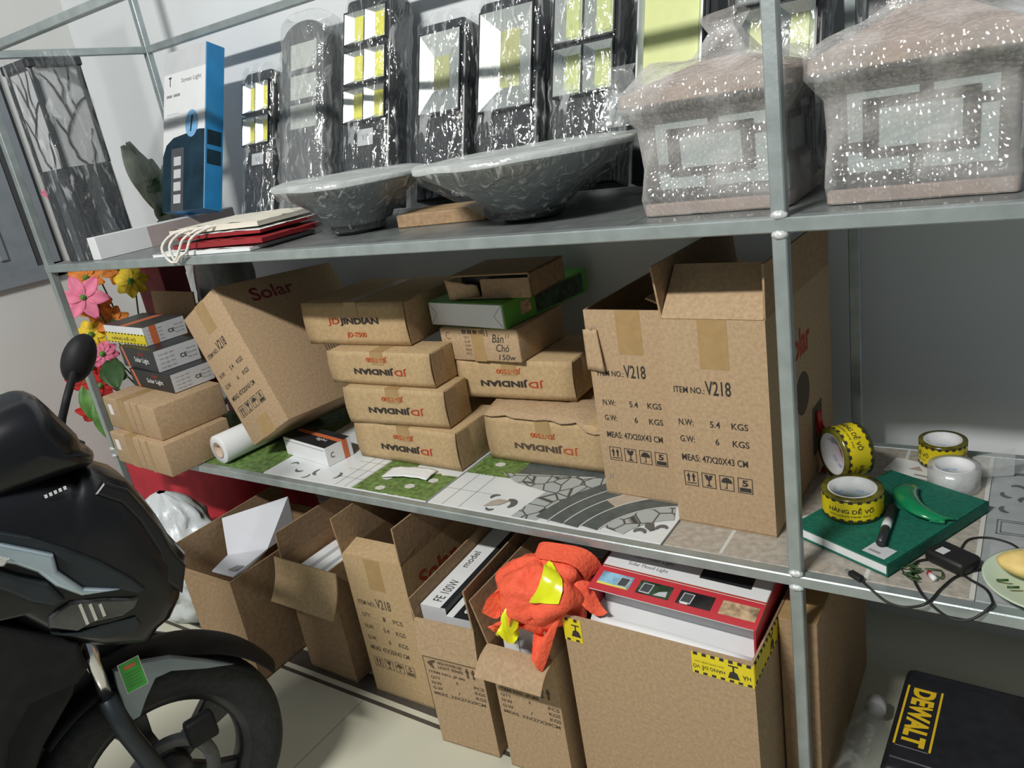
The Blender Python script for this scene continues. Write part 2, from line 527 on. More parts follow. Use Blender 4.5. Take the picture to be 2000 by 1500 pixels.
def grassblob(b, x0, x1, y0, y1, z, seed):
    n = 26
    top, bot = [], []
    for i in range(n + 1):
        t = i / n
        bot.append((x0 + (x1 - x0) * t, max(.026, y0 + .006 * nz((t * 9, 0, seed), 3))))
        top.append((x0 + (x1 - x0) * t, y1 + .012 * nz((t * 9, 4, seed), 3)))
    for i in range(n):
        patch(b, [bot[i], bot[i + 1], top[i + 1], top[i]], z, T_GRASS)
def hexstone(b, x, y, r, z):
    patch(b, [(x + r * math.cos(a), y + .8 * r * math.sin(a)) for a in [k * math.pi / 3 for k in range(6)]], z, T_LINE)

tile(.14, .745, Z3, T_GRASS, 'green grass-print ceramic tile under the tilted carton')
def deco_b(b, z):
    for cx, cy, s, a in ((.80, .085, .02, .5), (.86, .075, .022, 3.4), (.905, .125, .03, .2), (.935, .07, .025, 2.4), (.90, .05, .018, 4.6), (.83, .15, .025, 1.2), (.99, .075, .024, 5.2)):
        curl(b, cx, cy, s, a, z, T_INK, 2.2, .22)
    for x in (1.035, 1.07, 1.095): patch(b, [(x, .026), (x + .0022, .026), (x + .0022, .19), (x, .19)], z, T_GREY)
    for y in (.07, .115, .16): patch(b, [(1.0, y), (1.1, y), (1.1, y + .002), (1.0, y + .002)], z, T_GREY)
    grassblob(b, 1.1, 1.352, .026, .155, z, 1)
    grassblob(b, 1.1, 1.2, .155, .30, z, 5)
    for x, y in ((1.16, .10), (1.18, .048), (1.256, .077), (1.30, .12)): hexstone(b, x, y, .016, z + .0004)
tile(.7475, 1.3525, Z3, T_WHITE, 'white ceramic tile with grey scrolls and green grass print, in front of the left carton stack', deco_b)
def deco_c(b, z):
    patch(b, [(1.36, .19), (1.958, .19), (1.958, .55), (1.36, .55)], z, T_SLATE)
    grassblob(b, 1.36, 1.50, .185, .33, z + .0003, 9)
    hexstone(b, 1.425, .245, .016, z + .0006)
    for x in (1.40, 1.45): patch(b, [(x, .026), (x + .0022, .026), (x + .0022, .185), (x, .185)], z, T_GREY)
    patch(b, [(1.36, .10), (1.50, .10), (1.50, .102), (1.36, .102)], z, T_GREY)
    # pebble band
    pb = [(1.60, .026), (1.665, .026), (1.70, .10), (1.80, .19), (1.93, .235), (1.93, .275), (1.75, .255), (1.58, .225), (1.46, .20), (1.52, .17), (1.60, .15), (1.61, .09)]
    patch(b, pb[:4] + [(1.70, .18), (1.62, .15), (1.61, .09)], z + .0005, T_PEB)
    patch(b, [(1.80, .19), (1.93, .235), (1.93, .275), (1.75, .255), (1.58, .225), (1.46, .205), (1.52, .17), (1.62, .15), (1.70, .18)], z + .0005, T_PEB)
    cx, cy = 1.99, .0
    for r0, r1, mt in ((.335, .30, T_SLATE), (.297, .262, T_SLATE), (.259, .222, T_SAND), (.218, .178, T_SLATE)):
        ring(b, cx, cy, r1, r0, .08, 1.62, z + .0008, mt, 26, .026, 1.957)
    ring(b, cx, cy, .222, .259, .08, .60 + 1.25, z + .0010, T_SLATE, 26, .026, 1.80) if False else None
    for r in (.2985, .2605, .220, .176): ring(b, cx, cy, r - .0016, r + .0016, math.pi - 1.5, math.pi - .05, z + .0012, T_LINE, 30, .026, 1.957)
    for r0, r1, mt in ((.335, .30, T_SLATE), (.297, .262, T_SLATE), (.218, .178, T_SLATE)):
        ring(b, cx, cy, r1, r0, math.pi - 1.5, math.pi - .02, z + .0009, mt, 30, .026, 1.957)
    ring(b, cx, cy, .222, .259, math.pi - 1.5, math.pi - .62, z + .0009, T_SAND, 18, .026, 1.957)
    ring(b, cx, cy, .222, .259, math.pi - .62, math.pi - .02, z + .0009, T_SLATE, 18, .026, 1.957)
    ring(b, cx, cy, .120, .172, math.pi - 1.5, math.pi - .02, z + .0009, T_PEB, 24, .026, 1.957)
    ring(b, cx, cy, .0, .119, math.pi - 1.5, math.pi - .02, z + .0009, T_WHITE, 20, .026, 1.957)
    # fleur-de-lis petals
    zz = z + .0014
    patch(b, [(1.916, .092), (1.930, .066), (1.922, .058), (1.905, .070), (1.900, .088)], zz, T_INK)
    curl(b, 1.943, .075, .013, 3.6, zz, T_INK, -3.4, .45)
    curl(b, 1.900, .048, .014, .0, zz, T_INK, 3.4, .45)
    # flower in the white field
    curl(b, 1.515, .085, .017, 1.2, zz, T_INK, 2.2, .3)
    curl(b, 1.555, .075, .024, 5.4, zz, T_INK, 2.6, .35)
    curl(b, 1.535, .045, .014, 3.4, zz, T_INK, 2.4, .3)
    patch(b, [(1.51, .045), (1.545, .06), (1.56, .085), (1.53, .085), (1.515, .07)], zz, T_SAND)
tile(1.3575, 1.96, Z3, T_WHITE, 'ceramic tile printed with pebbles, grey arcs and a fleur-de-lis beside the two big cartons', deco_c)
def deco_d(b, z):
    for x in (2.076, 2.33): patch(b, [(x, .026), (x + .007, .026), (x + .007, .55), (x, .55)], z, T_LINE)
    patch(b, [(2.22, .035), (2.262, .03), (2.275, .05), (2.24, .065)], z, T_SAND)
    patch(b, [(2.487, .024), (2.4945, .024), (2.4945, .55), (2.487, .55)], z, T_LINE)
tile(1.9645, 2.4945, Z3, T_STONE, 'beige stone-print ceramic tile under the green ledger book', deco_d)
def deco_e(b, z):
    patch(b, [(2.507, .03), (3.0, .03), (3.0, .225), (2.507, .225)], z, T_GREY)
    for i, (x, y) in enumerate(((2.535, .42), (2.555, .37), (2.53, .33), (2.57, .44), (2.585, .40), (2.58, .34), (2.54, .47), (2.60, .47), (2.53, .39), (2.61, .36))):
        curl(b, x, y, .016, i * 1.1, z + .0003, T_INK, 2.4, .3)
    for o_ in (0, .006):
        x0, x1, yy0, yy1 = 2.518 - o_, 2.562 + o_, .245 - o_, .283 + o_
        for p, q in (((x0, yy0), (x1, yy0)), ((x1, yy0), (x1, yy1)), ((x1, yy1), (x0, yy1)), ((x0, yy1), (x0, yy0))):
            dx, dy = (0, .002) if p[1] == q[1] else (.002, 0)
            patch(b, [p, q, (q[0] + dx, q[1] + dy), (p[0] + dx, p[1] + dy)], z + .0004, T_INK)
tile(2.4955, 3.1, Z3, T_DAM, 'pale grey ceramic tile with leaf damask under the plate', deco_e)
for i, (x0, x1, lb) in enumerate(((.005, .745, 'dark grey tile on the upper shelf under the lamp boxes'), (.7475, 1.3525, 'dark grey tile on the upper shelf under the smaller wrapped lampshade'),
                                  (1.3575, 1.9625, 'dark grey tile on the upper shelf under the larger wrapped lampshade'), (1.965, 3.1, 'dark grey tile on the upper shelf under the bubble-wrapped lanterns'))):
    tile(x0, x1, Z2, T_DARK, lb)

# ------------------------------------------------------------------ cartons
FM = Matrix.Identity(4)
def front(y=-.0006): return T(0, y, 0)
def box_body(b, w, d, h, mt, open_top=False, inner=None, t=.004):
    if not open_top:
        b.box((-w / 2, 0, 0), (w / 2, d, h), mt, bev=.0035, seg=2)
    else:
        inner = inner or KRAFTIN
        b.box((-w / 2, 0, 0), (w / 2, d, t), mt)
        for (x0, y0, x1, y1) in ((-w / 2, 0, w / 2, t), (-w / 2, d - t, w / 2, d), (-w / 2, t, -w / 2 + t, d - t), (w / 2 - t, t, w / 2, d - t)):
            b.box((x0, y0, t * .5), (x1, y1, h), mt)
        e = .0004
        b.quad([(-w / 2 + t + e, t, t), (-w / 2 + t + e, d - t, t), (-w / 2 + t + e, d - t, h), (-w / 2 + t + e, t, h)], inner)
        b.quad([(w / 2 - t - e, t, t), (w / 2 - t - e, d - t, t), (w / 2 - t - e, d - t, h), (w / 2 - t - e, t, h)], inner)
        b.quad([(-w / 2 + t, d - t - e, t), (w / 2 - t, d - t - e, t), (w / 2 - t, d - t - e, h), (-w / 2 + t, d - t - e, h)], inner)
def flap(parent, side, w, d, h, L, ang, mt=None, t=.004, a=0.0, bnd=1.0, slant=0.0, bow=0.0, label=None):
    """flap hinged on a top edge; ang 0 = standing straight up, >0 folded outwards"""
    mt = mt or KRAFT
    half = (w if side in 'fb' else d) * .5 * bnd
    pts = lambda u, v: Vector(((u * 2 - 1) * (half - slant * v), -bow * math.sin(math.pi * v) * .5, v * L))
    b = MB()
    n = 6
    b.grid(lambda u, v: pts(u, v), 3, n, mt, smooth=False)
    M = {'f': T(0, t / 2, h), 'b': T(0, d - t / 2, h) @ RZ(math.pi), 'l': T(-w / 2 + t / 2, d / 2, h) @ RZ(-math.pi / 2), 'r': T(w / 2 - t / 2, d / 2, h) @ RZ(math.pi / 2)}[side]
    o = b.build('flap', parent, solid=t)
    o.matrix_local = M @ RX(ang)
    if label: o['label'] = label
    return o
def symbols(b, x0, z0, s, gap, M, mt):
    """four handling marks: this way up, fragile glass, umbrella, stack limit"""
    for i in range(4):
        x = x0 + i * (s + gap)
        h = s * 1.12
        lw = s * .05
        for (a, c, e, g) in ((0, 0, s, lw), (0, h - lw, s, h), (0, 0, lw, h), (s - lw, 0, s, h)):
            b.quad([(x + a, 0, z0 + c), (x + e, 0, z0 + c), (x + e, 0, z0 + g), (x + a, 0, z0 + g)], mt, M)
        P = lambda pts: b.quad([(x + p * s, -.0001, z0 + q * h) for p, q in pts], mt, M)
        if i == 0:
            for k in (.2, .56):
                P([(k + .05, .3), (k + .17, .3), (k + .17, .65), (k + .05, .65)])
                P([(k - .03, .62), (k + .25, .62), (k + .11, .9)])
            P([(.15, .16), (.85, .16), (.85, .22), (.15, .22)])
        elif i == 1:
            P([(.2, .88), (.45, .88), (.5, .7), (.55, .88), (.8, .88), (.68, .58), (.55, .5), (.45, .5), (.32, .58)])
            P([(.46, .5), (.54, .5), (.54, .2), (.46, .2)])
            P([(.28, .12), (.72, .12), (.6, .22), (.4, .22)])
        elif i == 2:
            P([(.12, .52)] + [(.5 + .38 * math.cos(a), .52 + .36 * math.sin(a)) for a in [math.pi * k / 8 for k in range(8, -1, -1)]])
            P([(.47, .52), (.53, .52), (.53, .14), (.47, .14)])
            P([(.35, .14), (.5, .14), (.5, .2), (.35, .2)])
        else:
            b.text('5', x + .3 * s, z0 + .45 * h, .4 * s, .42 * h, mt, M, .03)
            P([(.12, .10), (.88, .10), (.88, .36), (.12, .36)])
def v218_print(b, w, h, M, mt=INK, lines=0):
    X = lambda u: -w / 2 + u * w
    Zc = lambda v: h * (1 - v)
    b.text('ITEM NO.:', X(.08), Zc(.338), .062, .013, mt, M, .012)
    b.text('V218', X(.40), Zc(.342), .050, .029, mt, M, .012)
    rows = [('N.W:', '5.4', 'KGS'), ('G.W:', '6', 'KGS')]
    if lines: rows = [('QTY:', '1', 'PCS')] + rows
    v = .495 if not lines else .43
    for a, c, e in rows:
        b.text(a, X(.10), Zc(v), .030, .0135, mt, M, .012)
        b.text(c, X(.42) if len(c) > 1 else X(.46), Zc(v), .020 if len(c) > 1 else .0075, .0135, mt, M, .012)
        b.text(e, X(.63), Zc(v), .032, .0135, mt, M, .012)
        v += .083
    b.text('MEAS: 47X20X43 CM', X(.10), Zc(.672), .133, .0145, mt, M, .012)
    symbols(b, X(.105), Zc(.80), .029, .0075, M, mt)
def jd_print(b, w, h, M, flip, faint=False):
    ink, red = (INKW, INKO) if faint else (INK, INKR)
    if not flip:
        z = h * .46
        b.text('JD', -.096, z, .044, .022, red, M, .004)
        b.text('JINDIAN', -.050, z, .142, .022, ink, M, .028)
        b.text('JD-T500', -.034, z - .036, .072, .017, INKO, M, .004)
    else:
        z = h * .32
        b.text('JD', .096 - .044, z, .044, .021, red, M, .004, True)
        b.text('JINDIAN', .050 - .142, z, .142, .021, ink, M, .028, True)
        b.text('JD-T500', .034 - .072, z + .036, .072, .016, INKO, M, .004, True)

STK1, STK2 = 'printed brown cartons of the left stack', 'printed brown cartons of the right stack'
def jbox(x, y, z, rz, label, flip, group, h=.105, w=.36, d=.27, flapang=0.0, faint=False, mt=KRAFTG, rx=0.0, ry=0.0):
    t = thing('printed_carton', label, 'carton', (x, y, z + .0008), (rx, ry, rz), group)
    b = MB(); box_body(b, w, d, h, mt)
    for sx in (-1, 1):   # tucked-in side ears
        b.box((sx * w / 2 - .002, .0, .004), (sx * w / 2 + .002, .05, h - .004), KRAFT)
    b.build('body', t)
    # front lid panel, tucked from the top edge
    b = MB()
    n = 8
    def P(u, v):
        return Vector(((u * 2 - 1) * (w / 2 + .002), -.003 - flapang * (1 - v) ** 1.4 * h - .006 * math.sin(math.pi * v) * (abs(u * 2 - 1) ** 3), .001 + v * (h - .001)))
    b.grid(P, n, n, mt)
    jd_print(b, w, h, T(0, -.0052, 0), flip, faint)
    b.build('front_flap', t, solid=.003)
    b = MB()
    b.box((-.022, -.0056 - flapang * h * .5, h * .62), (.022, -.004, h + .0006), BTAPE)
    b.box((-.022, -.0056, h), (.022, d * .9, h + .0008), BTAPE)
    b.build('packing_tape', t)
    return t
jbox(1.165, .19, Z3, -.02, 'brown carton with upside-down red and black lettering, lowest of the left stack', True, STK1, .108)
jbox(1.150, .196, Z3 + .109, .06, 'brown carton with upside-down lettering, second from the bottom of the left stack', True, STK1, .104, .335, .105)
jbox(1.105, .215, Z3 + .214, .02, 'brown carton with upside-down lettering, just under the topmost of the left stack', True, STK1, .095, .36, .096)
jbox(1.00, .262, Z3 + .310, .03, 'brown carton with upright black lettering, topmost of the left stack', False, STK1, .122, .372)
jbox(1.555, .275, Z3, -.01, 'brown carton with crumpled top flap, lowest of the right stack', True, STK2, .125, .345, .27, 0, True)
jbox(1.44, .335, Z3 + .15, .06, 'brown carton with upside-down lettering and curling lid in the right stack under the handwritten box', True, STK2, .105, .36, .21, .0)
# crumpled top of the lowest carton in the right stack
kc = bpy.data.objects['printed_carton.004']
b = MB()
b.grid(lambda u, v: Vector(((u * 2 - 1) * .172, -.012 + .24 * v, .128 + .016 * math.sin(math.pi * min(1, v * 1.6)) + .008 * nz((u * 4, v * 4, 2), 2) - .02 * (1 - v) * (u > .8))), 16, 12, KRAFT)
part(kc, 'crumpled_flap', b, solid=.003)

# handwritten carton, green box, torn carton on the right stack
t = thing('handwritten_carton', 'tan carton with ballpoint handwriting and a small label, under the green box', 'carton', (1.372, .315, Z3 + .257), (0, 0, -.01))
b = MB(); w, h = .248, .088
box_body(b, w, .22, h, KRAFT)
for i in range(5): b.text(('QTY', 'G.W', 'N.W', 'MEAS', 'PCS')[i], -.045, .060 - i * .011, .018, .007, INKW, front(), .0)
for i in range(4): b.box((-.05 + i * .018, -.0008, .074), (-.036 + i * .018, 0, .084), INKW)
b.text('11', .02, .068, .012, .016, INKW, front(), .02)
b.text('Bán', .043, .052, .034, .022, INK, front(), .002, shear=.25)
b.text('Chó', .050, .028, .040, .020, INK, front(), .002, shear=.25)
b.text('150w', .056, .006, .050, .015, INK, front(), .002, shear=.25)
b.text('//', .085, .064, .014, .012, INKW, front(), -.01)
b.text('C', -.105, .058, .014, .02, INKW, front(), -.015)
b.build('body', t)
b = MB(); b.box((-.022, -.0008, .0), (.016, 0, .088), BTAPE); b.box((-.022, 0, .088), (.016, .22, .0886), BTAPE); b.build('packing_tape', t)

t = thing('green_light_box', 'long green box with white end, on the handwritten carton', 'box', (1.340, .318, Z3 + .3465), (0, 0, -.12))
b = MB(); w, h, d = .262, .066, .365
b.box((-w / 2, .004, 0), (w / 2, d, h), GREEN, bev=.002)
b.box((w / 2 - .001, .13, .006), (w / 2 + .0006, .34, h - .008), PIC2)
b.box((w / 2 - .001, .07, .02), (w / 2 + .0008, .11, h - .014), PIC4)
b.build('body', t)
b = MB(); b.box((-w / 2 + .003, 0, .003), (w / 2 - .003, .005, h - .003), WHITE, bev=.001)
for sx in (-1, 1):
    b.quad([(sx * (w / 2 - .004), -.0004, .004), (sx * (w / 2 - .004), -.0004, .006), (sx * (w / 2 - .03), -.0004, h / 2 + .001), (sx * (w / 2 - .03), -.0004, h / 2 - .001)], GREYINK)
    b.quad([(sx * (w / 2 - .004), -.0004, h - .006), (sx * (w / 2 - .004), -.0004, h - .004), (sx * (w / 2 - .03), -.0004, h / 2 + .001), (sx * (w / 2 - .03), -.0004, h / 2 - .001)], GREYINK)
b.build('end_panel', t)['label'] = 'white end panel'

t = thing('torn_carton', 'small torn brown carton with its end ripped open, on the green box', 'carton', (1.415, .345, Z3 + .4155), (0, 0, .05))
b = MB(); w, h, d = .235, .062, .18
for z0 in (0, h - .004): b.box((-w / 2, 0, z0), (w / 2, d, z0 + .004), KRAFTB)
b.box((-w / 2, d - .004, 0), (w / 2, d, h), KRAFTB)
b.box((w / 2 - .004, 0, 0), (w / 2, d, h), KRAFTB)
b.box((-w / 2 + .09, 0, .004), (w / 2, .004, h - .012), KRAFTB)
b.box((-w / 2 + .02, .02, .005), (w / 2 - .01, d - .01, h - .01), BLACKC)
b.build('body', t)
b = MB(); b.grid(lambda u, v: Vector((-w / 2 - .01 + .085 * u, -.002 + .018 * u * u - .01 * v, v * h * (.9 - .35 * u) + .006 * nz((u * 6, v * 3, 0), 2))), 8, 8, KRAFT)
b.build('torn_end_flap', t, solid=.003)

# two tall V218 cartons
def vcarton(x, y, label, h, w=.2, d=.42, rz=-.037):
    t = thing('shipping_carton', label, 'carton', (x, y, Z3 + .0008), (0, 0, rz), 'tall marked cartons on the middle shelf')
    b = MB(); box_body(b, w, d, h, KRAFT, True)
    v218_print(b, w, h, front())
    b.box((-.026, -.0005, h * .78), (.030, 0, h), BTAPE)
    b.build('body', t)
    return t, w, d, h
t, w, d, h = vcarton(2.0625, .1138, 'tall brown carton with printed weights and a raised flap, against the front post', .434)
flap(t, 'f', w, d, h, .118, -.78, KRAFT, bnd=.97)
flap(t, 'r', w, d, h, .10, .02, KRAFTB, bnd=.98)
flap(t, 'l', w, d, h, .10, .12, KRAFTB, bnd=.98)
b = MB()
b.text('Solar', .0, .30, .14, .06, INKR, T(w / 2 + .0006, .12, 0) @ RZ(math.pi / 2), .02)
b.lathe([(.0, 0), (.045, 0)], INKW, 24, T(w / 2 + .0008, .20, .22) @ RY(math.pi / 2))
b.quad([(w / 2 + .0006, .26, .05), (w / 2 + .0006, .33, .05), (w / 2 + .0006, .33, .16), (w / 2 + .0006, .26, .16)], INKW)
b.build('side_print', t)
t, w, d, h = vcarton(1.862, .182, 'tall brown printed carton with a torn front corner, left of its flapped twin', .432)
flap(t, 'r', w, d, h, .06, -1.2, KRAFTB, bnd=.95)
b = MB()
b.grid(lambda u, v: Vector((-w / 2 - .004 + u * (.045 - .012 * v), -.004 - .008 * u * (1 - v), .30 + v * .09 + .006 * nz((u * 4, v * 4, 7), 2))), 8, 8, KRAFT)
b.build('torn_flap', t, solid=.003)
b = MB()
for z in (.385, .04):
    b.text('//', -w / 2 + .012, z, .012, .012, GREYINK, front(-.0008), .0)
b.build('staple_marks', t)

# leaning V218 carton
t = thing('tilted_shipping_carton', 'big brown printed carton tipped over to the left against the stacked boxes', 'carton', (.7505, .081, .6662), (0, 0, 0))
t.rotation_euler = (Matrix.Rotation(.0491, 3, 'Z') @ Matrix.Rotation(-.4944, 3, 'Y') @ Matrix.Rotation(-.0869, 3, 'X')).to_euler()
b = MB(); box_body(b, .2, .45, .43, KRAFT); v218_print(b, .2, .43, front())
b.box((-.024, -.0006, .34), (.026, 0, .43), BTAPE); b.box((-.03, -.0006, 0), (.03, 0, .06), BTAPE)
for k in range(4):
    b.quad([(.1006, .25 + .01 * k, .12), (.1006, .253 + .01 * k, .12), (.1006, .263 + .01 * k, .26), (.1006, .26 + .01 * k, .26)], INKW)
b.text('Solar', .04, .36, .16, .042, DARKRED, T(.1006, .06, 0) @ RZ(math.pi / 2), .02)  # red print darkened in colour to carry the shelf's shade on this side
b.build('body', t)

# left stack: two taped cartons
for (x, y, z, rz, w, d, h, lb) in ((.303, -.072, Z3 + .001, -.085, .34, .215, .104, 'brown taped carton overhanging the shelf edge, lower of the left pair'),
                                   (.270, -.045, Z3 + .106, -.115, .345, .22, .104, 'brown taped carton overhanging the shelf edge, upper of the left pair')):
    t = thing('taped_carton', lb, 'carton', (x, y, z), (0, 0, rz), 'taped cartons at the left end of the middle shelf')
    b = MB(); box_body(b, w, d, h, KRAFT)
    b.box((.02, -.0006, 0), (.024, 0, h), KRAFTIN)
    b.build('body', t)
    b = MB()
    b.box((-.07, -.0008, 0), (-.02, 0, h), BTAPE); b.box((-.07, 0, h), (-.02, d, h + .0006), BTAPE)
    b.box((.06, -.0008, 0), (.075, 0, h), BTAPE)
    b.build('packing_tape', t)
    b = MB(); b.box((-.145, -.001, h * .45), (-.12, 0, h * .78), WHITE); b.build('small_label', t)['label'] = 'small white sticker'
def solarbox(x, y, z, rz, w, d, h, label, taped=False):
    t = thing('solar_light_box', label, 'box', (x, y, z), (0, 0, rz), 'small black and white solar light boxes')
    b = MB()
    b.box((-w / 2, 0, 0), (w / 2, d, h), WHITEG, bev=.001)
    b.box((-w / 2, .0, h), (w / 2, d, h + .0006), BLACKC)
    if taped:
        b.box((-w / 2, -.0005, 0), (w / 2, 0, h), WHITE)
        b.box((-.02, 0, h), (.02, d, h + .001), ORNG)
    else:
        b.box((-w / 2, -.0005, 0), (w / 2, 0, h), BLACKC)
        b.text('Solar Light', -.03, h * .28, .105, h * .32, WHITE, front(-.0008), .01)
        b.text('50W', .01, h * .68, .04, h * .16, INKR, front(-.0008), .01)
        b.quad([(-w / 2 + .012, -.0008, h), (-w / 2 + .028, -.0008, h), (-w / 2 + .05, -.0008, 0), (-w / 2 + .034, -.0008, 0)], ORNG)
    # print on the right side
    S = T(w / 2 + .0006, 0, 0) @ RZ(math.pi / 2)
    for i in range(4): b.text('Solar light  IP67', .012, h * (.72 - .2 * i), d * .35, h * .09, GREYINK, S, 0)
    b.text('CE', d * .55, h * .35, .022, h * .2, INK, S, .02)
    for i in range(3): b.text('Made of ABS', d * .72, h * (.65 - .2 * i), d * .22, h * .08, GREYINK, S, 0)
    if taped: b.box((w / 2, .02, 0), (w / 2 + .0008, .042, h), ORNG)
    b.build('body', t)
    if taped:
        b = MB(); b.box((-w / 2, -.0012, .002), (w / 2 + .001, 0, h * .62), HYEL)
        for k in range(12):
            for zz in (.002, h * .62 - .004): b.box((-w / 2 + .004 + k * w / 12, -.0016, zz), (-w / 2 + .014 + k * w / 12, 0, zz + .004), INK)
        b.text('HÀNG DỄ VỠ', -.10, .012, .17, .014, INK, front(-.0016), .01)
        b.build('hazard_tape', t)['label'] = 'yellow and black warning tape'
    return t
solarbox(.264, .0585, Z3 + .2125, -.109, .271, .136, .058, 'black and white solar light box with orange stripe, lowest of the small boxes at left')
solarbox(.205, .072, Z3 + .2715, -.148, .255, .14, .068, 'black and white solar light box, middle of the small boxes at left')
solarbox(.10, .11, Z3 + .3405, -.10, .275, .14, .060, 'white solar light box with yellow hazard tape, top of the small boxes at left', True)
t = solarbox(.826, .125, Z3 + .001, -.16, .215, .085, .056, 'white-ended solar light box with orange band lying under the tilted carton')
# white long face for that one
b = MB(); b.box((-.1075, -.0015, 0), (.1075, 0, .055), WHITE); b.quad([(-.1, -.002, .045), (.1, -.002, .045), (.1, -.002, .047), (-.1, -.002, .047)], GREYINK)
b.box((.1075, 0, 0), (.1085, .085, .056), WHITE); b.box((.1075, .055, 0), (.1092, .072, .056), ORNG); b.box((-.1075, .045, .056), (.1092, .06, .0573), ORNG)
b.text('C', .012, .02, .012, .016, INK, T(.1092, 0, 0) @ RZ(math.pi / 2), .0)
b.text('light', .02, .015, .05, .016, WHITE, T(0, .01, .0575) @ RX(-math.pi / 2), 0)
b.build('white_wrap_panel', t)
# brown card board and roll of film
t = tag(MB().box((-.145, 0, 0), (.145, .006, .25), KRAFTB, bev=.001).build('cardboard_sheet', None, (.10, .285, Z3 + .214), (-.1, 0, -.1)), 'plain brown cardboard sheet standing behind the small solar light boxes', 'cardboard')
t = thing('film_roll', 'white roll of stretch film with a card core, lying under the tilted carton', 'film roll', (.553, .030, Z3 + .0458), (0, 0, -.10))
M = RX(-math.pi / 2)
MB().lathe([(.026, 0), (.0435, 0), (.045, .002), (.045, .36), (.026, .36)], ROLLW, 40, M).build('film', t)
MB().lathe([(.026, .36), (.022, .36), (.022, -.002), (.0265, -.002), (.0265, .36)], ROLLC, 32, M).build('core', t)
b = MB(); b.grid(lambda u, v: Vector(((u - .5) * .14, (v - .5) * .055 + .01 * math.sin(3 * u), .002 + .004 * abs(nz((u * 4, v * 4, 1), 2)))), 12, 8, PAPER)
tag(b.build('paper_scrap', None, (1.215, .125, Z3 + .0045), (0, 0, .12), solid=.0008), 'white paper scrap on the grass-print tile', 'paper')
t = thing('plastic_bundle', 'dull grey plastic-wrapped bundle behind the small solar light boxes', 'bundle', (.262, .42, Z3 + .0035))
b = MB(); b.grid(lambda u, v: Vector(((.12 + .025 * nz((math.cos(6.28 * u) * 2, math.sin(6.28 * u) * 2, v * 4), 1.5)) * math.cos(6.28318 * u) * (1 - .25 * v ** 6), (.095 + .02 * nz((u * 6, v * 5, 3), 1)) * math.sin(6.28318 * u) * (1 - .25 * v ** 6), v * .57)), 28, 20, BAGG, wrap=True)
b.build('wrapping', t)
b = MB(); b.box((-.13, -.10, .40), (.0, -.085, .41), T_LINE); b.build('white_string', t)

# ------------------------------------------------------------------ bottom row of open cartons
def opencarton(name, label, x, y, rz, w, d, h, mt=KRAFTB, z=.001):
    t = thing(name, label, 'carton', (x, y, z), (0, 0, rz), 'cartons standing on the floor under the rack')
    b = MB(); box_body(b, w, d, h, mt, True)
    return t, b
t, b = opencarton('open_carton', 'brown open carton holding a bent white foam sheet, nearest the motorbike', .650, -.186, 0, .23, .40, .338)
b.build('body', t)
flap(t, 'l', .23, .4, .338, .075, .02, KRAFTB)
flap(t, 'b', .23, .4, .338, .10, 2.9, KRAFTB)
b = MB()
b.add([(.543, -.02, .41), (.763, .07, .47), (.752, .07, .356), (.741, -.03, .347), (.616, -.08, .332)], [[4, 3, 2, 1, 0]], FOAM)
b.add([(.616, -.08, .332), (.741, -.03, .347), (.753, -.12, .338), (.757, -.165, .343), (.668, -.170, .345)], [[4, 3, 2, 1, 0]], FOAM)
b.quad([(.715, -.150, .3475), (.745, -.145, .3475), (.748, -.120, .347), (.725, -.125, .347)], GREYINK)
tag(b.build('foam_sheet', solid=.004), 'bent white foam sheet sticking out of the brown carton by the motorbike', 'foam sheet')

t, b = opencarton('open_carton', 'brown open carton full of white boxes with red stripes, its front flap folded down', .944, -.071, -.015, .19, .40, .36)
b.build('body', t)
flap(t, 'f', .25, .4, .36, .125, 2.75, KRAFTG, bow=.02, label='bent tan front flap')
flap(t, 'l', .19, .4, .36, .085, -.1, KRAFTB)
for i in range(5):
    bx = MB()
    bx.box((-.0155, 0, 0), (.0155, .31, .315), WHITE, bev=.001)
    for q in (.14, .155, .19): bx.box((-.0157, q, .31), (.0157, q + (.006 if q != .19 else .014), .3154), INKR)
    if i > 2:
        bx.text('Solar light', .0, -.004, .07, .008, INKW, T(0, .03, .3156) @ RZ(math.pi / 2) @ RX(-math.pi / 2), .01)
    o = bx.build('light_box', None, (.882 + i * .0325, -.056, .006 + .010 * ((i * 2) % 3)), (.0, 0, -.015))
    tag(o, ('white slim light box, first from the left in the flapped carton', 'white slim light box, second in the flapped carton', 'white slim light box, middle one in the flapped carton',
            'white slim light box, fourth in the flapped carton', 'white slim light box, last before the tan carton with tall flaps')[i], 'box', 'white boxes in the flapped carton')

t, b = opencarton('open_carton', 'tan open carton with faded print and tall side flaps, third from the motorbike', 1.2105, -.067, .023, .2, .45, .43, KRAFTG)
v218_print(b, .2, .43, front(), INKW, 1)
b.box((-.026, -.0005, .34), (.026, 0, .43), BTAPE)
b.text('Solar', .02, .33, .16, .05, INKR, T(.1006, .03, 0) @ RZ(math.pi / 2), .02)
b.build('body', t)
flap(t, 'r', .2, .45, .43, .105, .0, KRAFTB); flap(t, 'l', .2, .45, .43, .10, .1, KRAFTB); flap(t, 'b', .2, .45, .43, .10, .2, KRAFTB)
flap(t, 'f', .2, .45, .43, .06, -1.35, KRAFTG)

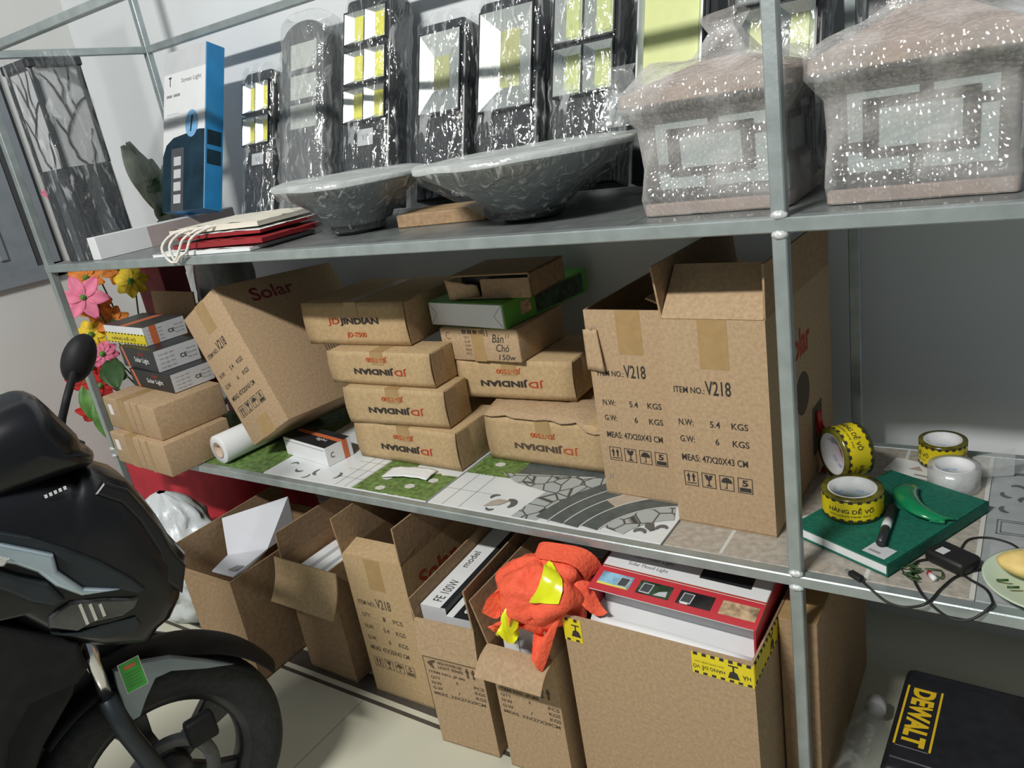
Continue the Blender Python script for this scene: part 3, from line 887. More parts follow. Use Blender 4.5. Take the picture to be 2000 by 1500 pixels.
def jp_print(b, w, h, z, M):
    X = lambda u: -w / 2 + u * w
    b.quad([(X(.05), 0, z - .012), (X(.11), 0, z - .004), (X(.2), 0, z), (X(.2), 0, z - .006), (X(.14), 0, z - .012), (X(.17), 0, z - .028), (X(.11), 0, z - .022)], INKW, M)
    b.text('HIGH POWER LED', X(.24), z - .010, w * .42, .008, INKW, M, .02)
    b.text('LIGHT SERIES', X(.24), z - .022, w * .42, .008, INKW, M, .02)
    for k in (.70, .80):
        b.quad([(X(k + .02), 0, z - .03), (X(k + .055), 0, z - .03), (X(k + .055), 0, z - .012), (X(k + .02), 0, z - .012)], INKW, M)
        b.quad([(X(k), 0, z - .014), (X(k + .075), 0, z - .014), (X(k + .037), 0, z)], INKW, M)
    b.text('ITEM NO. JP-80', X(.05), z - .042, w * .62, .009, INKW, M, .02)
    for i, (a, c, e) in enumerate((('QTY', '6', 'PCS'), ('N.W', '', 'KGS'), ('G.W', '/', 'KGS'))):
        zz = z - .058 - i * .015
        b.text(a, X(.06), zz, w * .17, .009, INKW, M, .02)
        if c: b.text(c, X(.5), zz, .006, .009, INKW, M, .01)
        b.text(e, X(.80), zz, w * .17, .009, INKW, M, .02)
    b.text('MEAS. 33X27X29CM', X(.06), z - .104, w * .88, .009, INKW, M, .02)
t, b = opencarton('open_carton', 'narrow tan carton of black and white boxes, second left of the orange vest', 1.480, -.136, .075, .164, .40, .362, KRAFT)
jp_print(b, .164, .362, .25, front())
b.build('body', t)
flap(t, 'f', .164, .4, .362, .095, 3.02, KRAFT, label='pale tan flap folded down')
flap(t, 'r', .164, .4, .362, .10, -.05, KRAFTB)
flap(t, 'l', .164, .4, .362, .05, .1, KRAFTB)
for dx, zt, lb, wh in ((-.036, .375, 'white slim box with handwriting beside the black box in the narrow carton', True), (.038, .360, 'black slim box with white edge in the narrow carton', False)):
    o = thing('light_box', lb, 'box', (1.472 + dx, -.112, .008), (0, 0, .075), 'boxes in the narrow tan carton')
    b = MB(); b.box((-.035, 0, 0), (.035, .36, zt), WHITE if wh else BLACKC, bev=.001)
    b.box((-.0352, -.0006, 0), (.0352, 0, zt), WHITEG)
    TX = T(0, 0, zt + .0006) @ RZ(math.pi / 2) @ RX(-math.pi / 2)
    if wh:
        b.text('FE 100W', .02, -.012, .085, .026, INK, TX, .0)
        b.text('model', .16, .004, .07, .020, INK, TX, .0)
        b.box((.0352, 0, 0), (.0358, .36, zt), BLACKC)
        b.box((.022, 0, zt), (.0355, .36, zt + .0008), BLACKC)
    else:
        b.box((-.0352, 0, zt), (-.016, .36, zt + .0008), WHITE)
        b.text('Solar', .02, -.024, .09, .026, WHITE, TX, .01)
    b.build('body', o)

t, b = opencarton('open_carton', 'narrow tan carton with the orange vest on top, beside the biggest carton', 1.680, -.132, .03, .164, .38, .340, KRAFT)
jp_print(b, .164, .34, .262, front())
b.build('body', t)
flap(t, 'f', .164, .38, .340, .075, 2.1, KRAFT, bow=-.02, label='tan front flap bent outwards')
flap(t, 'l', .164, .38, .340, .11, .25, KRAFTB)
flap(t, 'r', .164, .38, .340, .07, -.1, KRAFTB)
for i in range(3):
    bx = MB(); bx.box((-.020, 0, 0), (.020, .22, .30), WHITEG if i == 1 else WHITE, bev=.0015)
    bx.box((-.0204, .02, .29), (-.005, .2, .3006), INKW) if i else None
    o = bx.build('light_box', None, (1.638 + i * .043, -.118, .075 + .004 * i), (-.06, 0, .03))
    tag(o, ('white slim box under the orange vest, first from the left', 'pale grey slim box under the orange vest, the middle one', 'white slim box under the orange vest, nearest the biggest carton')[i], 'box', 'boxes under the orange vest')

# crumpled fluorescent vest
vx, vy, vz = 1.725, -.062, .463
t = thing('safety_vest', 'crumpled fluorescent orange safety vest with yellow reflective strips', 'vest', (vx, vy, vz))
def vest_pt(u, v, o=0.0):
    a, e = 2 * math.pi * u, math.pi * (v - .5)
    dx = Vector((math.cos(a) * math.cos(e), math.sin(a) * math.cos(e), math.sin(e)))
    k = .93 + .16 * nz(dx, 2.1, 3) + .20 * abs(math.sin(2.5 * a + 2.2 * nz(dx, 1.8, 5) + .8 * dx.z)) * math.cos(e) ** .7 - .12 * abs(nz(dx, 4.2, 9))
    return Vector((dx.x * (.098 * k + o), dx.y * (.082 * k + o), dx.z * (.080 * k + o)))
b = MB(); b.grid(lambda u, v: vest_pt(u, v), 56, 36, VEST, wrap=True)
def tail(c0, c1, w0, w1, sd):
    c0, c1 = Vector(c0), Vector(c1)
    return lambda u, v: c0.lerp(c1, v) + Vector(((u - .5) * (w0 + (w1 - w0) * v), .018 * math.sin(5 * u + sd) * (1 - .3 * v), .015 * math.sin(7 * u + 3 * v + sd)))
b.grid(tail((.03, -.045, -.03), (.012, -.095, -.11), .07, .035, 1), 10, 12, VEST)
b.grid(lambda u, v: Vector((.03 + (.062 + .016 * v) * math.cos(math.pi * u), .015 + .05 * v - .02 * math.sin(math.pi * u), .035 + (.052 + .010 * v) * math.sin(math.pi * u) + .006 * math.sin(9 * u))), 20, 6, VEST)
b.grid(tail((-.05, -.055, .02), (-.072, -.085, -.03), .06, .075, 6), 10, 10, VEST)
b.grid(tail((.06, .0, .03), (.10, -.01, -.01), .09, .09, 2), 10, 8, VEST)
b.grid(tail((-.03, -.07, -.03), (-.075, -.085, -.065), .08, .05, 4), 10, 8, VEST)
b.build('cloth', t)
def strip(u0, u1, v0, v1, sk=0.0):
    b = MB(); b.grid(lambda u, v: vest_pt(u0 + (u1 - u0) * u + sk * v, v0 + (v1 - v0) * v, .004), 12, 10, VESTY); return b
strip(.77, .87, .60, .92, .10).build('reflective_strip', t)
b = MB(); b.grid(tail((-.055, -.075, -.005), (-.045, -.095, -.035), .055, .04, 2), 8, 6, VESTY); b.build('reflective_strip', t)
b = MB(); b.grid(tail((-.062, -.085, -.045), (-.045, -.10, -.062), .05, .045, 3), 8, 6, VESTY); b.build('reflective_strip', t)

# biggest carton and its flood light box
F_w, F_d, F_h = .39, .34, .447
t, b = opencarton('open_carton', 'biggest brown open carton with yellow hazard tape on its corners, in front', 1.980, -.105, -.01, F_w, F_d, F_h, KRAFT)
b.build('body', t)
def hazard(parent, x0, x1, z0, z1, M, flip=True, words='HÀNG DỄ VỠ'):
    b = MB(); b.box((x0, -.0012, z0), (x1, 0, z1), HYEL, M)
    n = max(2, int((x1 - x0) / .016))
    for k in range(n):
        xx = x0 + (k + .25) * (x1 - x0) / n
        for zz in (z0 + .001, z1 - .005): b.box((xx, -.0016, zz), (xx + .008, 0, zz + .005), INK, M)
    L = x1 - x0
    MM = M @ T(0, -.0016, 0)
    if words:
        b.text(words, x0 + L * .02, z0 + .010, L * .52, .011, INK, MM, .01, flip)
        b.text('VUI LÒNG NHẸ TAY', x0 + L * .05, z0 + .026, L * .48, .005, INK, MM, .0, flip)
    xg = x0 + L * .68
    zc = (z0 + z1) / 2
    b.quad([(xg - .011, 0, zc - .014), (xg + .011, 0, zc - .014), (xg + .007, 0, zc - .001), (xg + .002, 0, zc + .002), (xg - .002, 0, zc + .002), (xg - .007, 0, zc - .001)], INK, MM)
    b.quad([(xg - .0015, 0, zc), (xg + .0015, 0, zc), (xg + .0015, 0, zc + .012), (xg - .0015, 0, zc + .012)], INK, MM)
    b.quad([(xg - .009, 0, zc + .012), (xg + .009, 0, zc + .012), (xg + .009, 0, zc + .015), (xg - .009, 0, zc + .015)], INK, MM)
    if words: b.text('HÀ', x0 + L * .82, z0 + .012, L * .13, .011, INK, MM, .01, flip)
    o = b.build('hazard_tape', parent); o['label'] = 'yellow and black fragile tape'
    return o
hazard(t, F_w / 2 - .115, F_w / 2, F_h - .055, F_h - .008, RZ(0) @ Matrix.Scale(1, 4))
hazard(t, 0, .15, F_h - .05, F_h - .004, T(F_w / 2, 0, 0) @ RZ(math.pi / 2), True, None)
hazard(t, -F_w / 2, -F_w / 2 + .042, F_h - .062, F_h - .008, Matrix.Identity(4), True, None)

t = thing('flood_light_box', 'red and white solar flood light box tilted in the biggest carton', 'box', (1.995, -.055, .414), (.10, .055, .02))
b = MB(); w, d, h = .336, .225, .075
b.box((-w / 2, .0, h - .002), (w / 2, d, h), WHITE)                      # top
b.box((-w / 2, 0, 0), (-w / 2 + .002, d, h), REDBOX); b.box((w / 2 - .002, 0, 0), (w / 2, d, h), REDBOX)
b.box((-w / 2, 0, 0), (w / 2, d, .002), WHITE); b.box((-w / 2, d - .002, 0), (w / 2, d, h), WHITE)
b.box((-w / 2 + .01, .05, .002), (w / 2 - .01, .055, h - .002), WHITEG)
b.box((-w / 2, .0, h), (w / 2, .070, h + .0005), REDBOX)
b.box((-w / 2, .072, h), (w / 2, .076, h + .0005), INKR)
b.box((-w / 2, -.001, .0), (w / 2, .001, .004), DARKRED)
for sx in (-1, 1): b.box((sx * w / 2 - .004 if sx > 0 else -w / 2, -.001, 0), (w / 2 if sx > 0 else -w / 2 + .004, .001, h), REDBOX)
TM = T(0, 0, h + .0009) @ RX(-math.pi / 2)
TOP = lambda: TM
for i, mt in enumerate((PIC1, PIC2, PIC3, PIC4)):
    x0 = -w / 2 + .012 + i * .083
    b.quad([(x0, .018, h + .0009), (x0 + .068, .018, h + .0009), (x0 + .068, .056, h + .0009), (x0, .056, h + .0009)], mt)
    if i < 3:
        xx = x0 + (.040 if i == 0 else .006)
        b.quad([(xx, .022, h + .0012), (xx + .022, .022, h + .0012), (xx + .024, .050, h + .0012), (xx + .002, .050, h + .0012)], WHITEG)
        b.quad([(xx + .002, .025, h + .0014), (xx + .020, .025, h + .0014), (xx + .022, .048, h + .0014), (xx + .004, .048, h + .0014)], ALUG)
    if i == 1: b.quad([(x0 + .036, .022, h + .0012), (x0 + .062, .024, h + .0012), (x0 + .060, .040, h + .0012), (x0 + .045, .034, h + .0012)], WHITEG)
    if i == 2: b.quad([(x0 + .008, .019, h + .0013), (x0 + .024, .019, h + .0013), (x0 + .022, .026, h + .0013), (x0 + .010, .026, h + .0013)], WHITE)
    if i == 0: b.quad([(x0, .018, h + .0011), (x0 + .066, .018, h + .0011), (x0 + .064, .022, h + .0011), (x0, .024, h + .0011)], YEL)
# lettering on the white lid, read from the front
LT = Matrix(((1, 0, 0, 0), (0, 0, 1, 0), (0, -1, 0, h + .0008), (0, 0, 0, 1)))
b.text('Solar Flood Light', -w / 2 + .05, .088, .085, .013, GREYINK, LT, .006)
b.text('LED Flood Light', -w / 2 + .055, .112, .085, .013, GREYINK, LT, .006)
b.quad([(.03, .10, h + .0008), (.132, .10, h + .0008), (.132, .145, h + .0008), (.02, .145, h + .0008), (.02, .128, h + .0008), (.03, .128, h + .0008)], BLACKC)
b.build('body', t)
b = MB(); b.grid(lambda u, v: Vector(((u - .5) * (w - .008), -.002 - .034 * v, .008 - .022 * v + .006 * math.sin(math.pi * u))), 10, 5, WHITE)
b.build('open_flap', t, solid=.0015)

# carton behind the front post
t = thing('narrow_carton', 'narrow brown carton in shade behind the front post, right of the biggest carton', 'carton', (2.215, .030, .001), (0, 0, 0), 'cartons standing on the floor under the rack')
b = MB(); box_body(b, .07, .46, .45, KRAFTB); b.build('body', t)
b = MB(); b.box((-.035, .0, .45), (.035, .46, .4506), BTAPE); b.build('packing_tape', t)

# ------------------------------------------------------------------ right end of the bottom: bottle and tool case
t = thing('clear_bottle', 'clear plastic bottle lying beside the black tool case', 'bottle', (2.301, .012, .0495), (0, 0, 0))
M = RX(-math.pi / 2)
MB().lathe([(.0, 0), (.040, 0), (.047, .008), (.048, .10), (.046, .14), (.048, .18), (.040, .225), (.020, .26), (.018, .285)], GLASSP, 32, M).build('bottle_body', t)
MB().lathe([(.0, .31), (.021, .31), (.022, .285), (.0, .285)], TCORE, 24, M).build('cap', t)
MB().lathe([(.0, .001), (.028, .001), (.036, .004), (.030, .012), (.0, .02)], LGLASS, 32, M).build('ribbed_base', t)
t = thing('tool_case', 'black plastic tool case with yellow lettering on its lid', 'tool case', (2.535, .17, .0), (0, 0, -.03))
b = MB(); b.box((-.178, -.15, .001), (.24, .15, .10), CASE, bev=.012, seg=2); b.build('base', t)
b = MB(); b.box((-.178, -.15, .10), (.24, .15, .165), CASE, bev=.014, seg=2)
b.box((-.169, -.12, .160), (.22, .12, .169), CASE, bev=.006, seg=2)
b.build('lid', t)
b = MB(); b.box((-.162, -.088, .168), (-.105, .088, .1700), CASE, bev=.001)
b.box((-.166, -.085, .168), (-.162, .085, .1704), LOGOY); b.box((-.105, -.085, .168), (-.101, .085, .1704), LOGOY)
b.text('DEWALT', .0, .0, .162, .041, LOGOY, T(-.154, .081, .1706) @ RZ(-math.pi / 2) @ RX(-math.pi / 2), .05)
b.build('logo_plate', t)['label'] = 'black plate with yellow lettering and edge lines'
b = MB(); b.tube([(-.06, -.15, .10), (-.06, -.185, .10), (.06, -.185, .10), (.06, -.15, .10)], .009, CASE, 8); b.build('handle', t)
for x in (-.16, .13): MB().box((x, -.157, .07), (x + .04, -.146, .13), ALUB, bev=.003).build('latch', t)
t = tag(MB().box((0, 0, 0), (.06, .10, .12), BLUEPL, bev=.006, seg=2).build('blue_case', None, (2.60, -.09, .001)), 'small blue plastic case at the foot of the tool case', 'case')
t = tag(MB().box((0, 0, 0), (.05, .10, .10), REDPL, bev=.01, seg=2).build('red_case', None, (2.575, .345, .1)), 'small dark red case standing behind the tool case', 'case')
t.location.z = .001; t.scale = (1, 1, 2.7)

# ------------------------------------------------------------------ right bay of the middle shelf
t = thing('ledger_book', 'green cloth-bound ledger book under the tape rolls', 'book', (2.2763, .0854, Z3 + .0020), (0, 0, -.4536))
w, d, h = .20, .30, .0225
b = MB(); b.box((-w / 2, 0, 0), (w / 2, d, .0025), BOOKG); b.box((-w / 2, 0, h - .0025), (w / 2, d, h), BOOKG, bev=.001)
b.box((w / 2 - .0025, 0, 0), (w / 2, d, h), BOOKG)
b.build('cover', t)
MB().box((-w / 2 + .003, .003, .0025), (w / 2 - .0025, d - .003, h - .0025), PAPER).build('pages', t)
b = MB(); b.box((.042, .012, h), (.085, .048, h + .0005), WHITEG, bev=.0001); b.box((.048, .02, h + .0005), (.07, .026, h + .0007), GREYINK); b.build('sticker', t)['label'] = 'grey-white sticker'
ZB = Z3 + h + .0024
def taperoll(label, x, y, z, M, r=.055, hh=.048, body=HYEL, tag_='hazard'):
    t = thing('tape_roll', label, 'tape roll', (x, y, z), (0, 0, 0), 'rolls of tape on the middle shelf')
    b = MB()
    if tag_ == 'hazard':
        b.lathe([(r * .80, 0), (r, 0), (r, hh * .12)], HOLI, 48, M); b.lathe([(r, hh * .12), (r, hh * .88)], HYEL, 48, M); b.lathe([(r, hh * .88), (r, hh), (r * .80, hh)], HOLI, 48, M)
        for k in range(22):
            a = 2 * math.pi * k / 22
            for z0 in (.06, .84):
                vs = [((r + .0005) * math.cos(a + q * .14), (r + .0005) * math.sin(a + q * .14), hh * (z0 + zz)) for q, zz in ((0, 0), (1, 0), (1, .11), (0, .11))]
                b.add(vs, [[0, 1, 2, 3]], INK, M)
        # wrapped lettering
        for body_, zz, hs, reps, wd in (('HÀNG DỄ VỠ', .44, .26, 3, 1.5), ('VUI LÒNG NHẸ TAY', .27, .09, 3, 1.4)):
            vs, fs = text_mesh(body_, .012)
            xa, xb = min(v.x for v in vs), max(v.x for v in vs); ya, yb = min(v.y for v in vs), max(v.y for v in vs)
            for k in range(reps):
                out = []
                for v in vs:
                    a = k * 2 * math.pi / reps + (v.x - xa) / (xb - xa) * wd + 3.9
                    out.append(((r + .0007) * math.cos(a), (r + .0007) * math.sin(a), hh * (zz + hs * (v.y - ya) / (yb - ya))))
                b.add(out, fs, INK, M)
    else:
        b.lathe([(r * .80, 0), (r, 0), (r, hh), (r * .80, hh)], body, 48, M)
    b.build('tape', t)
    b = MB(); b.lathe([(r * .80, 0), (r * .80, hh + .0006), (r * .74, hh + .0006), (r * .74, -.0006), (r * .80, -.0006)], TCORE, 40, M)
    for k in range(5):
        a = 1.4 * k
        vs, fs = text_mesh('HOME TAPE', .0)
        xa, xb = min(v.x for v in vs), max(v.x for v in vs)
        out = [((r * .74 - .0004) * math.cos(a - (v.x - xa) / (xb - xa) * .8), (r * .74 - .0004) * math.sin(a - (v.x - xa) / (xb - xa) * .8), hh * (.35 + .16 * v.y)) for v in vs]
        b.add(out, fs, SKYB, M)
    b.build('core', t)
    return t
taperoll('yellow hazard tape roll lying flat on the green ledger', 2.279, .212, ZB + .0008, RZ(.2), .055, .049)
M2 = RZ(.42) @ RY(-math.pi / 2) @ RX(0)
t = taperoll('yellow hazard tape roll standing on edge behind the flat one on the ledger', 2.240, .352, ZB + .0562, RZ(.75) @ RY(math.pi / 2) @ T(0, 0, -.03) @ RZ(1.0), .055, .06)
b = MB(); b.lathe([(.0, .036), (.038, .038), (.0385, .046)], REDPL, 30, RZ(.75) @ RY(math.pi / 2) @ T(0, 0, -.03)); b.build('red_filling', t)
taperoll('yellow hazard tape roll lying flat against the back wall', 2.402, .505, Z3 + .0026, RZ(.9), .046, .052)
t = taperoll('clear tape roll in front of the yellow one by the back wall', 2.432, .400, Z3 + .0026, RZ(.9), .047, .046, TCLEAR, 'clear')
b = MB(); b.grid(lambda u, v: Vector((.047 * math.cos(.9 - .6 * u) + .055 * u, .047 * math.sin(.9 - .6 * u) + .055 * u, .002 + .048 * v + .012 * u * v)), 10, 5, TCLEAR); b.build('loose_end', t)
b = MB(); b.grid(lambda u, v: Vector((.012 * math.sin(5 * v) + .02 * (u - .5), .012 * (u - .5) + .02 * nz((u * 3, v * 4, 0), 1), .145 * v)), 8, 16, REDPL)
tag(b.build('red_bag_strip', None, (2.186, .40, Z3 + .0015), (0, 0, .3), solid=.001), 'crumpled red plastic strip between the standing tape roll and the tall carton', 'plastic strip')
b = MB(); b.box((-.05, 0, 0), (.05, .07, .0009), PAPER); b.quad([(-.01, .03, .0012), (.02, .03, .0012), (.005, .05, .0012)], PINKG); b.quad([(.01, .008, .0012), (.04, .008, .0012), (.04, .014, .0012), (.01, .014, .0012)], GREYINK)
tag(b.build('printed_card', None, (2.345, .425, Z3 + .0005), (0, 0, -.25)), 'white printed card half under the green ledger', 'card')
t = tag(MB().box((-.03, 0, 0), (.03, .05, .0006), PAPER).build('paper_sheet', None, (2.212, .16, Z3 + .0004), (0, 0, .6)), 'white paper corner peeking out left of the ledger', 'paper')
# green plastic handle and marker pen
t = thing('green_cutter', 'shiny curved green plastic tape cutter on the ledger', 'tape cutter', (2.358, .235, ZB), (0, 0, 0))
b = MB(); b.grid(lambda u, v: Vector((.0 + .080 * u ** 1.8 + (v - .5) * .042 * (1 - .45 * u), .07 - .16 * u + (.065 * u ** 3) + (v - .5) * .016, .004 + .020 * math.sin(math.pi * min(1, .25 + .7 * u)) * (1 - (2 * v - 1) ** 2 * .6))), 18, 9, GREENPL)
b.build('body', t, solid=.004)
b = MB(); b.box((.052, -.035, .002), (.078, -.022, .008), GREENPL, bev=.002); b.build('cutter_edge', t)
t = thing('marker_pen', 'black marker pen beside the flat tape roll on the ledger', 'pen', (2.347, .125, ZB + .009))
MB().tube([(0, -.03, 0), (0, .05, 0)], .008, ALUB, 14).build('barrel', t)
MB().tube([(0, .05, 0), (0, .052, 0), (-.001, .10, 0)], .0088, CABLE, 14).build('cap', t)
MB().tube([(0, .022, 0.0003), (0, .048, 0.0003)], .0083, WHITEG, 14).build('label_band', t)
# adapter, cable
t = thing('power_adapter', 'black charger block with a small white label and a looping cable', 'adapter', (0, 0, 0))
b = MB(); AM = T(2.455, .115, Z3 + .001) @ RZ(-.55)
b.box((-.036, -.024, 0), (.036, .026, .024), CABLE, AM, bev=.007, seg=2); b.build('body', t)
b = MB(); b.box((-.02, -.016, .024), (-.004, .002, .0246), WHITEG, AM); b.build('rating_label', t)['label'] = 'small white label'
def spline(pts, n=8):
    P = [Vector(p) for p in pts]; out = []
    for i in range(len(P) - 1):
        p0, p1, p2, p3 = P[max(i - 1, 0)], P[i], P[i + 1], P[min(i + 2, len(P) - 1)]
        for k in range(n):
            s = k / n
            out.append(.5 * ((2 * p1) + (p2 - p0) * s + (2 * p0 - 5 * p1 + 4 * p2 - p3) * s * s + (3 * p1 - p0 - 3 * p2 + p3) * s ** 3))
    return out + [P[-1]]
zc = Z3 + .003
c1 = spline([(2.3265, .018, zc + .002), (2.3459, -.001, zc), (2.374, -.012, .5600), (2.402, -.013, .5580), (2.4315, -.012, .5725), (2.4468, .034, zc), (2.4663, .079, zc), (2.5, .112, zc), (2.53, .13, zc)])
MB().tube(c1, .0022, CABLE, 8).build('cable', t)
c2 = spline([(2.43, .122, zc), (2.402, .10, zc), (2.4026, .057, zc), (2.4265, -.002, .5765), (2.4606, -.014, .5560), (2.4921, -.014, .5585), (2.5175, .002, .578), (2.5177, .0305, zc), (2.5078, .056, zc), (2.485, .075, zc), (2.4695, .09, zc)])
MB().tube(c2, .0022, CABLE, 8).build('cable', t)
c3 = spline([(2.462, .145, zc), (2.472, .198, zc), (2.502, .2165, zc), (2.535, .208, zc), (2.555, .185, zc)])
MB().tube(c3, .0018, CABLE, 8).build('cable', t)
b = MB(); PM = T(2.319, .022, zc + .003) @ RZ(-.62)
b.box((-.012, -.006, -.003), (.014, .006, .006), CABLE, PM, bev=.002, seg=2); b.box((-.022, -.0035, -.001), (-.012, .0035, .003), GALV, PM); b.build('plug', t)
t = thing('wire_scraps', 'tangle of green wire scraps with a red and white fuse beside the charger', 'wire scraps', (2.416, .066, Z3 + .0005))
b = MB()
for i in range(7):
    p = Vector((random.uniform(-.02, .02), random.uniform(-.015, .02), .003))
    b.tube(spline([p + Vector((random.uniform(-.018, .018), random.uniform(-.018, .018), random.uniform(0, .008))) for _ in range(4)], 4), .0013, LEAFD, 6)
b.build('wires', t)
b = MB(); b.tube([(.012, .0, .005), (.020, -.012, .005)], .0045, PAPER, 10); b.tube([(.009, .0045, .005), (.012, .0, .005)], .0046, REDPL, 10); b.build('fuse', t)
# plate with fruit on a stand
t = thing('plate', 'pale green plate at the end of the middle shelf holding peeled fruit', 'plate', (2.592, .082, Z3 + .001))
MB().lathe([(.0, .006), (.055, .006), (.088, .022), (.092, .022), (.090, .019), (.056, 0), (.0, 0)], PLATE, 56).build('dish', t)
t = thing('peeled_fruit', 'soft yellow peeled fruit lying on the pale green plate', 'fruit', (2.575, .095, Z3 + .018))
b = MB(); b.grid(lambda u, v: Vector(((.056 + .006 * nz((u * 5, v * 4, 2), 1)) * math.cos(6.28318 * u) * math.sin(math.pi * v), (.032 + .004 * nz((u * 4, v * 5, 7), 1)) * math.sin(6.28318 * u) * math.sin(math.pi * v), .019 - .021 * math.cos(math.pi * v))), 28, 16, MANGO, wrap=True)
b.build('flesh', t)
for dx, dy in ((-.045, -.035), (-.03, -.05)):
    bb = MB(); bb.tube([(dx - .008, dy, .002), (dx + .008, dy + .004, .003)], .002, LEAFD, 6); bb.build('stalk_scrap', t)

# ------------------------------------------------------------------ upper shelf: lights
LEAN = -.333
def fl(name, label, x0, x1, L, dep, mods, body=ALUB, rnd=.012, wrapw=.012, labelrect=None, arch=0.0, y0=.400, txt=None, wrapm=None, cat='lamp', group='wrapped lamps leaning on the upper shelf'):
    kx = lambda x: 2.555 + (x - 2.555) * 1.04
    x0, x1 = kx(x0), kx(x1)
    mods = [(kx(a), kx(c), e, g, h) for a, c, e, g, h in mods]
    L *= 1.015
    dz = (dep + .024) * .327 + .002
    k_ = dz / .945
    L -= k_
    mods = [(a, c, e - k_, g - k_, h) for a, c, e, g, h in mods]
    if labelrect: labelrect = (labelrect[0], labelrect[1], labelrect[2] - k_, labelrect[3] - k_)
    if txt: txt = (txt[0], txt[1], txt[2] - k_, txt[3], txt[4])
    w = x1 - x0
    t = thing(name, label, cat, ((x0 + x1) / 2, y0 + .345 * dz, Z2 + dz), (LEAN, 0, 0), group)
    b = MB()
    r = max(rnd, arch)
    n = 8
    out = [(-w / 2, 0.0), (w / 2, 0.0)]
    if arch:
        out += [(w / 2 * math.cos(a), L - arch + arch * math.sin(a)) for a in [math.pi * k / 14 for k in range(15)]]
    else:
        out += [(w / 2 - r + r * math.cos(a), L - r + r * math.sin(a)) for a in [math.pi / 2 * k / n for k in range(n + 1)]]
        out += [(-w / 2 + r + r * math.cos(a), L - r + r * math.sin(a)) for a in [math.pi / 2 + math.pi / 2 * k / n for k in range(n + 1)]]
    b.prism(out, 0, dep, body, bev=.006)
    b.build('housing', t)
    # cooling ribs on the back
    b = MB()
    for k in range(5): b.box((-w * .36 + k * w * .17, dep, L * .25), (-w * .36 + k * w * .17 + .004, dep + .012, L * .85), body)
    b.build('cooling_ribs', t)
    for (mx0, mx1, z0, z1, kind) in mods:
        mx0 -= (x0 + x1) / 2; mx1 -= (x0 + x1) / 2
        b = MB()
        ins = .030 if kind in ('flood', 'flood2') else .012
        if kind == 'panel':
            b.box((mx0, -.003, z0), (mx1, .001, z1), LENSW, bev=.0015)
            b.build('lens_panel', t)
            continue
        # tapered reflector walls around a chip
        c = {'flood': (.30, .68, .30, .72), 'flood2': (.36, .74, .22, .80), 'cell': (.38, .80, .14, .88), 'big': (.06, .94, .04, .96), 'cells2': (.34, .82, .12, .86)}[kind]
        ix0, ix1, iz0, iz1 = mx0 + (mx1 - mx0) * c[0], mx0 + (mx1 - mx0) * c[1], z0 + (z1 - z0) * c[2], z0 + (z1 - z0) * c[3]
        yo, yi = -.004, .0035 if False else -.0012
        O = [(mx0, -.014, z0), (mx1, -.014, z0), (mx1, -.014, z1), (mx0, -.014, z1)]
        I = [(ix0, yi, iz0), (ix1, yi, iz0), (ix1, yi, iz1), (ix0, yi, iz1)]
        b.add(O + I, [[0, 1, 5, 4], [1, 2, 6, 5], [2, 3, 7, 6], [3, 0, 4, 7]], REFL)
        e = .004
        Q = [(mx0 - e, -.014, z0 - e), (mx1 + e, -.014, z0 - e), (mx1 + e, -.014, z1 + e), (mx0 - e, -.014, z1 + e)]
        Q2 = [(x, 0, z) for x, y, z in Q]
        b.add(O + Q + Q2, [[0, 4, 5, 1], [1, 5, 6, 2], [2, 6, 7, 3], [3, 7, 4, 0], [4, 8, 9, 5], [5, 9, 10, 6], [6, 10, 11, 7], [7, 11, 8, 4]], body if kind in ('cell', 'flood', 'flood2', 'cells2') else REFL)
        rf = b.build('reflector', t)
        chip = {'flood': YELK, 'flood2': YELK, 'cell': YEL, 'big': YELG, 'cells2': YELG}[kind]
        b = MB(); b.box((ix0, yi - .001, iz0), (ix1, yi + .001, iz1), chip)
        b.build('led_panel', rf)
    if labelrect:
        lx0, lx1, lz0, lz1 = labelrect
        b = MB(); b.box((lx0, -.0012, lz0), (lx1, 0, lz1), WHITEG)
        b.text('V.0', lx0 + (lx1 - lx0) * .3, lz0 + (lz1 - lz0) * .3, (lx1 - lx0) * .4, (lz1 - lz0) * .4, GREYINK, T(0, -.0016, 0), .02)
        b.build('rating_label', t)
    if txt:
        MB().text(txt[0], txt[1], txt[2], txt[3], txt[4], GREYINK, T(0, -.0016, 0), .01).build('lettering', t)
    # film wrapped round the lamp
    if wrapw is not None:
        b = MB()
        sd = x0 * 10
        def P(u, v):
            a = 2 * math.pi * u
            ca, sa = math.cos(a), math.sin(a)
            k = 3.2
            rr = (abs(ca) ** k + abs(sa) ** k) ** (-1 / k)
            g = 1 + .02 * math.sin(17 * a + sd) * (1 if v < .5 else .4)
            px = ca * rr * (w / 2 + wrapw) * g
            py = dep / 2 + sa * rr * (dep / 2 + .018)
            nn = nz((px * 6, py * 6, v * 6), 3.0, sd) + .6 * nz((px * 20, py * 20, v * 5), 2, sd)
            s = .006 * nn * (1.3 - .6 * v)
            pinch = 1 - .3 * max(0, v - .965) / .035
            return Vector((px * pinch + s, py * pinch + s * .6, .002 + (L + .018) * v))
        b.grid(P, 60, 44, wrapm or WRAP, wrap=True)
        b.build('plastic_wrap', t)
    return t
cz = 1 / .945
rowm = lambda xs, rows, kind: [(a, c, r0, r1, kind) for (r0, r1) in rows for (a, c) in xs]
fl('street_light', 'short black street lamp in film with four yellow cells beside the blue carton', .535, .667, .478, .06,
   rowm([(.545, .600), (.604, .659)], [(.36, .445), (.262, .342)], 'cell'), labelrect=(-.03, .025, .20, .235), rnd=.02)
